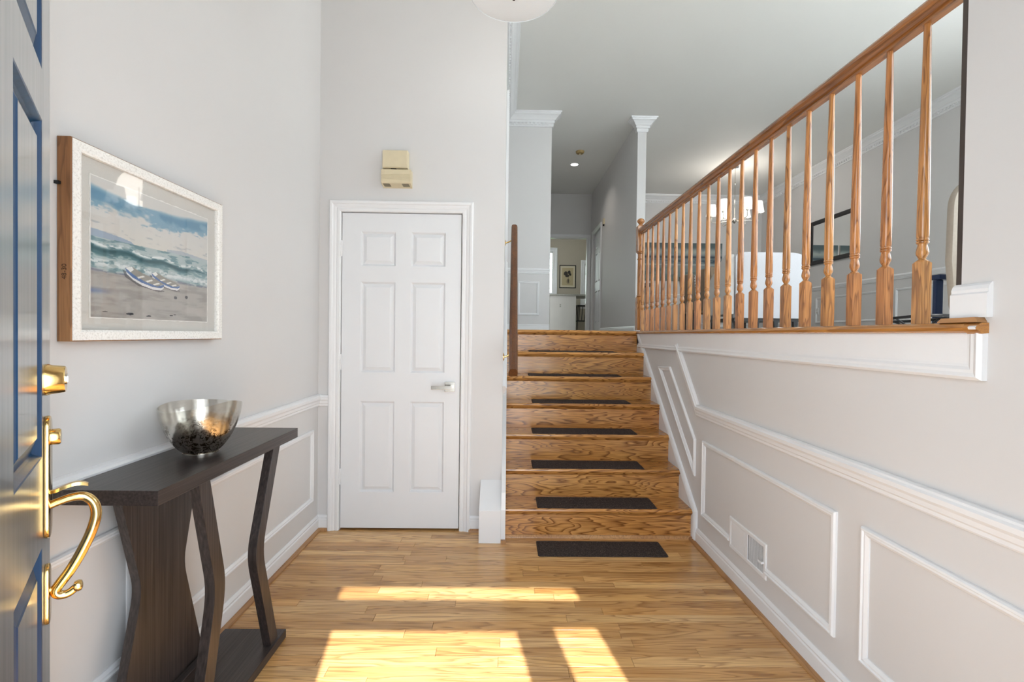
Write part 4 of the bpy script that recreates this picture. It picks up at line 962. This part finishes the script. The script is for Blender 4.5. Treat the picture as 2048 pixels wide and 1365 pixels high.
for ca, cb in [(.11, .34), (.45, .68)]:
    for ra, rb_ in [(.2, .84), (1.02, 1.6), (1.7, 1.9)]:
        p = raised_panel(ca, cb, ra, rb_).build('panel', 'door_white', None); p.parent = d3; p.rotation_euler = (0, 0, -PI / 2); p.location = (.0, .395, .01)
MB().lathe([(.006, 1.75 + q * .001) for q in (0, 90)], (1.795, 9.86, 0), seg=10).build('hinge', 'trim', d3)
# sensor, detector, downlight, outlets
e = empty('hall_thermostat', (1.80, 8.77, 3.36), 'small beige wall sensor on the grey hall wall', 'sensor')
MB().box(1.775, 1.80, 8.73, 8.81, 3.33, 3.43).build('housing', 'beigeplastic', e, bevel=.003); MB().box(1.772, 1.797, 8.76, 8.78, 3.298, 3.329).build('bracket', 'darkplastic', e, bevel=.002)
e = empty('smoke_detector', (1.18, 7.77, CZ), 'round yellowed smoke detector on the hall ceiling', 'detector')
MB().lathe([(.035, CZ - .042), (.055, CZ - .036), (.066, CZ - .022), (.070, CZ)], (1.18, 7.77, 0), seg=28).build('housing', plain('yellowed_cap', rgb(168, 142, 92), .5), e, smooth=35)
MB().lathe([(.014, CZ - .048), (.016, CZ - .041)], (1.18, 7.77, 0), seg=16).build('button', 'beigeplastic', e)
e = empty('recessed_light', (1.175, 8.36, CZ), 'lit recessed downlight in the hall ceiling', 'light')
MB().lathe([(.0, CZ - .004), (.066, CZ - .004)], (1.175, 8.36, 0), seg=32, cap=False).build('lens', 'downlight', e)
MB().lathe([(.066, CZ - .006), (.085, CZ - .004), (.088, CZ)], (1.175, 8.36, 0), seg=32, cap=False).build('trim_ring', 'trim', e, smooth=True)
ll = bpy.data.lights.new('hall_downlight', 'SPOT'); ll.energy = 24; ll.spot_size = 2.2; ll.spot_blend = .8; ll.color = (1, .93, .84); ll.shadow_soft_size = .06
lo = bpy.data.objects.new('hall_downlight', ll); COL.objects.link(lo); lo.location = (1.175, 8.36, CZ - .02)
def outlet(name, c, axis, label, mat='trim'):
    e = empty(name, c, label, 'outlet'); x, y, z = c
    if axis == 'x':
        MB().box(x - .006, x, y - .036, y + .036, z - .058, z + .058).build('cover_plate', mat, e, bevel=.002)
        for q in (-.02, .02): MB().box(x - .009, x - .006, y - .017, y + .017, z + q - .014, z + q + .014).build('socket', 'greyfab', e, bevel=.002)
    else:
        MB().box(x - .036, x + .036, y - .006, y, z - .058, z + .058).build('cover_plate', mat, e, bevel=.002)
        for q in (-.02, .02): MB().box(x - .017, x + .017, y - .009, y - .006, z + q - .014, z + q + .014).build('socket', 'stone', e, bevel=.002)
outlet('wall_outlet', (XDR - .002, 8.22, 1.75), 'x', 'white outlet in the box moulding under the dining mirror')

# ------------------------------------------------------------------ chandelier
CX, CY, HZ = 3.98, 8.3, 3.32
ch = empty('chandelier', (CX, CY, CZ), 'six-arm nickel chandelier with lit white shades in the dining room', 'chandelier')
MB().tube([(CX, CY, HZ), (CX, CY, CZ - .02)], .006, 8).lathe([(.012, HZ + .62), (.016, HZ + .64), (.012, HZ + .66)], (CX, CY, 0), seg=12).build('rod', 'nickel', ch)
MB().lathe([(.06, CZ - .025), (.065, CZ)], (CX, CY, 0), seg=24).build('canopy', 'nickel', ch)
MB().lathe([(.012, HZ - .05), (.022, HZ - .035), (.035, HZ - .01), (.035, HZ + .015), (.018, HZ + .03), (.014, HZ + .05)], (CX, CY, 0), seg=20).build('hub', 'nickel', ch, smooth=True)
RA = .37
for q in range(6):
    an = math.radians(-84 + 60 * q); cx, cy = CX + RA * math.cos(an), CY + RA * math.sin(an)
    m = MB().tube([(CX, CY, HZ), (CX + .9 * RA * math.cos(an), CY + .9 * RA * math.sin(an), HZ - .02), (cx, cy, HZ - .005), (cx, cy, HZ + .09)], .0065, 8)
    m.lathe([(.02, HZ + .085), (.022, HZ + .10), (.014, HZ + .11), (.012, HZ + .16)], (cx, cy, 0), seg=14)
    arm = m.build('arm', 'nickel', ch, smooth=40)
    s = MB().lathe([(.095, HZ + .115), (.090, HZ + .13), (.064, HZ + .30)], (cx, cy, 0), seg=28, cap=False).build('lamp_shade', 'shade', None, smooth=True)
    s.parent = arm; s.location = (0, 0, 0)
cl = bpy.data.lights.new('chandelier_glow', 'POINT'); cl.energy = 20; cl.color = (1, .93, .84); cl.shadow_soft_size = .3
co = bpy.data.objects.new('chandelier_glow', cl); COL.objects.link(co); co.location = (CX, CY, HZ + .38)

# ------------------------------------------------------------------ seascape canvases
nu, nv = 90, 60
U2, V2 = np.meshgrid((np.arange(nu) + .5) / nu, (np.arange(nv) + .5) / nv)
def seascape(seed):
    im = np.ones((nv, nu, 3)) * np.array([128, 140, 142]) / 255; a = fb(U2, V2, 3, 14, seed); b = fb(U2, V2, 5, 30, seed + 9); c_ = fb(U2, V2, 6, 8, seed + 20)
    lay(im, (1 - sm(.10, .2, V2)) * .8, (74, 92, 96)); lay(im, np.exp(-((V2 - .24) / .07) ** 2) * .8 * sm(.3, .6, c_ + .1), (176, 184, 178))
    lay(im, np.exp(-((V2 - .37) / .03) ** 2) * .85, (42, 60, 74)); lay(im, np.exp(-((V2 - .48) / .05) ** 2) * sm(.4, .6, b) * .9, (46, 72, 88))
    lay(im, np.exp(-((V2 - .57) / .015) ** 2) * .8, (190, 198, 198)); lay(im, sm(.6, .7, V2) * .5, (120, 136, 132)); lay(im, sm(.6, .7, V2) * sm(.45, .6, a) * .7, (88, 108, 108))
    lay(im, sm(.80, 1.0, V2) * sm(.45, .6, c_) * .6, (100, 96, 86)); return im
for i, (x0, x1, lb) in enumerate(((2.91, 3.72, 'teal seascape canvas nearer the white end post'), (3.77, 4.58, 'teal seascape canvas nearer the dining room corner'))):
    e = empty('seascape_canvas', ((x0 + x1) / 2, YDF, 2.86), lb, 'painting', 'pair of seascape canvases on the far dining wall')
    MB().box(x0, x1, YDF - .035, YDF - .001, 2.46, 3.265).build('stretcher', 'greyfab', e)
    picture('painted_face', lambda u, v, x0=x0, x1=x1: (x0 + (x1 - x0) * u, YDF - .036, 3.265 - .805 * v), nu, nv, seascape(5 + i * 4), 'painting', e)

# ------------------------------------------------------------------ mirror
e = empty('wall_mirror', (XDR, 7.88, 2.95), 'black framed mirror on the grey dining room wall', 'mirror')
MB().sweep([(XDR, 8.43, 2.57), (XDR, 7.33, 2.57), (XDR, 7.33, 3.33), (XDR, 8.43, 3.33)], (-1, 0, 0), [(0, 0), (0, .03), (.01, .035), (.06, .028), (.07, .02), (.07, 0)], closed=True).build('mirror_frame', 'black', e)
MB().box(XDR - .016, XDR, 7.39, 8.37, 2.63, 3.27).build('mirror_glass', 'mirror', e)

# ------------------------------------------------------------------ dining furniture
def round_box(x0, x1, y0, y1, z0, z1, r):
    return MB().box(x0, x1, y0, y1, z0, z1)
t = empty('dining_table', (4.05, 8.1, LZ), 'black rectangular dining table under the chandelier', 'table')
MB().box(3.5, 4.6, 7.1, 9.1, LZ + .71, LZ + .75).build('tabletop', 'black', t, bevel=.004)
for x in (3.56, 4.54):
    for y in (7.17, 9.03): MB().box(x - .035, x + .035, y - .035, y + .035, LZ + .001, LZ + .71).build('leg', 'black', t)
def nail_chair(x, y, label):
    c = empty('dining_chair', (x, y, LZ), label, 'chair', 'tan nailhead dining chairs')
    # faces +x ; reclined back on the -x side
    bk = MB().prism([(x - .20, LZ + .40), (x - .13, LZ + .40), (x - .20, LZ + 1.03), (x - .235, LZ + 1.05), (x - .27, LZ + 1.03)], 'y', y - .25, y + .25).build('backrest', 'tan', c, bevel=.012)
    MB().prism([(x - .135, LZ + .40), (x - .10, LZ + .40), (x - .165, LZ + 1.0), (x - .198, LZ + 1.0)], 'y', y - .262, y - .235).build('back_edge', 'greyfab', c)['label'] = 'pale piped edge of the backrest'
    m = MB()
    for i in range(13):
        t_ = i / 12; m.lathe([(.009, -.005), (.007, -.0085), (0, -.010)], (x - .125 - .062 * t_, y - .258, LZ + .42 + .56 * t_), 'y', 8, cap=False)
    m.build('nailhead_trim', 'blackmetal', c)['kind'] = 'stuff'
    MB().box(x - .16, x + .30, y - .25, y + .25, LZ + .36, LZ + .48).build('seat', 'tan', c, bevel=.02)
    for dx, dy in ((-.15, -.21), (-.15, .21), (.26, -.21), (.26, .21)): MB().box(x + dx - .02, x + dx + .02, y + dy - .02, y + dy + .02, LZ + .001, LZ + .37).build('leg', 'black', c)
nail_chair(3.41, 7.55, 'tan nailhead dining chair nearer the stairs, partly before the table')
nail_chair(3.40, 8.35, 'tan nailhead dining chair farther from the stairs, beyond its twin')
# white wing-backed slipper chair
w_c = empty('white_armchair', (2.80, 5.0, LZ), 'large white upholstered armchair seen from behind through the balusters', 'chair')
def backpanel(x0, x1, y0, y1, z0, z1, taper=.0):
    pts = [(x0 + .02, z0), (x1 - .02, z0), (x1, z1 - .05), (x1 - .02, z1 - .012), (x1 - .1, z1), (x0 + .1, z1 + .002), (x0 + .02, z1 - .01), (x0, z1 - .05)]
    return MB().prism(pts, 'y', y0, y1)
backpanel(2.42, 3.14, 5.0, 5.10, LZ + .16, LZ + .86).build('backrest', 'whitefab', w_c, bevel=.015, smooth=35)
MB().prism([(5.02, LZ + .20), (5.03, LZ + .84), (5.12, LZ + .84), (5.55, LZ + .56), (5.62, LZ + .20)], 'x', 2.352, 2.425).build('wing', 'greyfab', w_c, bevel=.015, smooth=35)
MB().prism([(5.02, LZ + .20), (5.03, LZ + .84), (5.12, LZ + .84), (5.55, LZ + .56), (5.62, LZ + .20)], 'x', 3.13, 3.19).build('wing', 'greyfab', w_c, bevel=.015, smooth=35)
MB().box(2.44, 3.12, 5.10, 5.66, LZ + .20, LZ + .42).build('seat', 'whitefab', w_c, bevel=.03)
MB().box(2.43, 3.13, 5.03, 5.62, LZ + .13, LZ + .16).build('seat_frame', 'black', w_c)
for x, y in ((2.46, 5.05), (3.09, 5.05), (2.46, 5.58), (3.09, 5.58), (2.68, 5.05), (2.88, 5.05)): MB().prism([(x - .022, LZ + .13), (x + .022, LZ + .13), (x + .014, LZ + .001), (x - .014, LZ + .001)], 'y', y - .02, y + .02).build('leg', 'black', w_c)
# stand with planter
e = empty('plant_stand', (3.16, 6.9, LZ), 'pale grey stand beside the dining chairs carrying a black planter', 'stand')
MB().box(3.02, 3.28, 6.78, 7.02, LZ + .38, LZ + .56).build('drawer_box', 'greyfab', e, bevel=.004)
MB().box(3.04, 3.26, 6.8, 7.0, LZ + .10, LZ + .14).build('shelf', 'greyfab', e, bevel=.004)
for x in (3.05, 3.25):
    for y in (6.81, 6.99): MB().box(x - .015, x + .015, y - .015, y + .015, LZ + .001, LZ + .38).build('leg', 'black', e)
e = empty('black_planter', (3.15, 6.9, LZ + .56), 'black rectangular planter with white flowers on the grey stand', 'planter')
MB().prism([(3.04, LZ + .561), (3.26, LZ + .561), (3.28, LZ + .745), (3.02, LZ + .745)], 'y', 6.80, 7.0).build('pot', 'black', e, bevel=.003)
m = MB(); rf_ = random.Random(5)
for i in range(46):
    c = Vector((3.06 + rf_.random() * .2, 6.82 + rf_.random() * .16, LZ + .75 + rf_.random() * .16)); s = .018 + rf_.random() * .018
    for q in range(5):
        a_ = q * 2 * PI / 5 + rf_.random(); d_ = Vector((math.cos(a_), math.sin(a_), rf_.uniform(-.3, .6))) * s; p_ = Vector((-d_.y, d_.x, .2 * s)) * .5
        m.add([c, c + d_ * .6 + p_, c + d_, c + d_ * .6 - p_], [(0, 1, 2, 3)])
m.build('blossoms', 'pot', e)['kind'] = 'stuff'
# tall black console at far wall left
e = empty('tall_console', (2.5, 9.85, LZ), 'slim black console under the seascape beside the end post', 'table')
MB().box(2.0, 3.02, 9.7, 10.05, LZ + .99, LZ + 1.04).build('tabletop', 'black', e)
for x in (2.03, 2.99):
    for y in (9.73, 10.02): MB().box(x - .015, x + .015, y - .015, y + .015, LZ + .001, LZ + .99).build('leg', 'black', e)

# near living area: upholstered chair back, navy frame, black hoop lamp base
e = empty('upholstered_chair', (2.60, 2.62, LZ), 'beige high-backed upholstered chair at the end of the balustrade', 'chair')
pts2 = [(2.95, 2.145)] + [(2.505 - .135 * math.sin(math.radians(a0)), 1.985 + .16 * math.cos(math.radians(a0))) for a0 in range(0, 91, 10)] + [(2.365, 1.70)] + [(2.365 + .02 + .09 * (1 - math.cos(math.radians(a0))) , 1.50 - .13 * math.sin(math.radians(a0))) for a0 in range(0, 91, 15)] + [(2.95, 1.37)]
MB().prism(pts2, 'y', 2.50, 2.545).build('backrest', 'cream', e, bevel=.012, smooth=35)
MB().box(2.44, 2.90, 2.02, 2.50, 1.62, 1.76).build('seat', 'cream', e, bevel=.03)
for x in (2.50, 2.86):
    for y in (2.06, 2.47): MB().box(x - .018, x + .018, y - .018, y + .018, LZ + .001, 1.63).build('leg', 'black', e)
e = empty('side_table', (2.72, 2.9, LZ), 'navy metal C-shaped side table partly hidden by the beige chair', 'table')
MB().box(2.476, 2.520, 2.71, 2.735, LZ + .001, 1.625).build('post', 'navy', e, bevel=.006)
MB().box(2.478, 2.90, 2.69, 2.76, 1.6255, 1.655).build('top', 'navy', e, bevel=.008)
MB().box(2.525, 2.90, 2.70, 2.95, LZ + .001, LZ + .012).build('foot', 'navy', e, bevel=.002)
e = empty('hoop_table', (2.30, 2.60, LZ), 'low black hoop base standing on the floor behind the last baluster', 'hoop')
ring = [(2.29 + .130 * math.cos(2 * PI * q / 48), 2.63 + .17 * math.sin(2 * PI * q / 48), 1.395 - .012 * math.sin(2 * PI * q / 48)) for q in range(48)]
MB().tube(ring, .008, 8, closed=True).build('ring', 'blackmetal', e, smooth=True)
MB().tube([(2.41, 2.62, 1.395), (2.33, 2.60, 1.34)], .005, 6).tube([(2.17, 2.62, 1.395), (2.24, 2.60, 1.34)], .005, 6).tube([(2.29, 2.79, 1.383), (2.29, 2.64, 1.34)], .005, 6).build('spoke', 'blackmetal', e)
MB().lathe([(.10, LZ + .001), (.10, LZ + .016), (.05, LZ + .030), (0, LZ + .032)], (2.29, 2.62, 0), seg=32, cap=False).build('base', 'blackmetal', e, smooth=True)

# ------------------------------------------------------------------ kitchen
isl = empty('kitchen_island', (1.36, 11.7, LZ), 'pale kitchen island with stone top seen through the doorway', 'island')
MB().box(1.06, 1.675, 11.3, 12.1, LZ + .001, 2.215).build('body', 'island', isl, bevel=.003)
MB().box(1.00, 2.05, 11.24, 12.15, 2.216, 2.250).build('worktop', 'stone', isl, bevel=.003)
outlet('island_outlet', (1.30, 11.298, 1.98), 'y', 'outlet on the end of the kitchen island', 'island')
bs = empty('bar_stool', (1.86, 11.6, LZ), 'black spindle-backed bar stool under the island overhang', 'stool')
MB().box(1.73, 2.02, 11.45, 11.75, 1.98, 2.015).build('seat', 'black', bs, bevel=.008)
for (x, y) in ((1.75, 11.47), (2.0, 11.47), (1.75, 11.73), (2.0, 11.73)): MB().tube([(x, y, 1.985), (x + (.03 if x > 1.9 else -.03), y + (.03 if y > 11.6 else -.03), LZ + .002)], .012, 8).build('leg', 'black', bs)
MB().box(1.72, 2.03, 11.44, 11.46, 1.62, 1.64).box(1.72, 2.03, 11.74, 11.76, 1.62, 1.64).build('footrest', 'black', bs)
for q in range(4): MB().tube([(1.76 + q * .07, 11.44, LZ + .30), (1.79 + q * .07, 11.44, 1.985)], .009, 6).build('spindle', 'black', bs)
kp = empty('botanical_picture', (1.645, KY, 2.84), 'dark framed botanical picture on the kitchen wall', 'picture')
MB().sweep([(1.425, KY, 2.535), (1.865, KY, 2.535), (1.865, KY, 3.145), (1.425, KY, 3.145)], (0, -1, 0), [(0, 0), (0, .022), (.018, .022), (.022, .014), (.022, 0)], closed=True).build('frame', 'black', kp)
nu3, nv3 = 60, 84; U3, V3 = np.meshgrid((np.arange(nu3) + .5) / nu3, (np.arange(nv3) + .5) / nv3)
im = np.ones((nv3, nu3, 3)) * np.array([206, 196, 172]) / 255
lay(im, ((U3 > .14) & (U3 < .86) & (V3 > .1) & (V3 < .9)) * 1.0, (176, 160, 126))
for (a, b, c_, d_) in ((.38, .36, .12, .10), (.60, .30, .09, .08), (.66, .40, .07, .06), (.47, .47, .13, .05)): lay(im, ((((U3 - a) / c_) ** 2 + ((V3 - b) / d_) ** 2) < .7 + .8 * fb(U3, V3, 12, 14, 4)) * .95, (34, 28, 26))
lay(im, ((np.abs(U3 - .54) < .03 + .02 * np.sin(V3 * 20)) & (V3 > .4) & (V3 < .78)) * .9, (50, 40, 34)); lay(im, ((np.abs(((U3 - .54) / .12) ** 2 + ((V3 - .72) / .11) ** 2 - .8) < .22) & (V3 > .6)) * .6, (110, 98, 80))
picture('print', lambda u, v: (1.44 + .41 * u, KY - .010, 3.13 - .58 * v), nu3, nv3, im, 'painting', kp)
kc = empty('kitchen_counter', (.5, 12.4, LZ), 'dark kitchen counter beneath the window', 'counter')
MB().box(-.15, .96, 12.18, 12.68, LZ + .001, 2.20).build('body', 'stone', kc); MB().box(-.15, .98, 12.17, 12.68, 2.20, 2.24).build('worktop', 'black', kc)

# ------------------------------------------------------------------ trees outside the kitchen
def tree(x, y, h, lab, seed):
    e = empty('garden_tree', (x, y, -.22), lab, 'tree', 'trees outside the kitchen window'); q = random.Random(seed)
    MB().tube([(x, y, -.22), (x + .1, y, 1.5), (x - .05, y + .1, h * .6), (x + .2, y, h)], [.16, .13, .09, .04], 10).build('trunk', 'bark', e)
    for i in range(4):
        z = 1.6 + i * .7; a = q.uniform(0, 6.28); MB().tube([(x, y, z), (x + .5 * math.cos(a), y + .5 * math.sin(a), z + .5), (x + 1.1 * math.cos(a), y + 1.1 * math.sin(a), z + .8)], [.05, .035, .015], 7).build('branch', 'bark', e)
    m = MB()
    for i in range(2600):
        a, r, z = q.uniform(0, 6.28), 1.5 * q.random() ** .6, q.uniform(.6, h + .4); c = Vector((x + r * math.cos(a), y + r * math.sin(a), z)); s = q.uniform(.03, .065)
        d = Vector((q.uniform(-1, 1), q.uniform(-1, 1), q.uniform(-.6, .6))).normalized() * s; p = d.orthogonal().normalized() * s * .5
        m.add([c - d, c + p, c + d, c - p], [(0, 1, 2, 3)])
    m.build('foliage', 'leaf', e)['kind'] = 'stuff'
tree(.4, 15.2, 4.6, 'leafy tree filling the kitchen window beside the botanical picture', 1)
tree(4.0, 15.6, 4.4, 'leafy tree outside the narrow kitchen window', 2)
tree(-0.2, 19.6, 5.4, 'leafy tree standing farther back in the garden', 3)
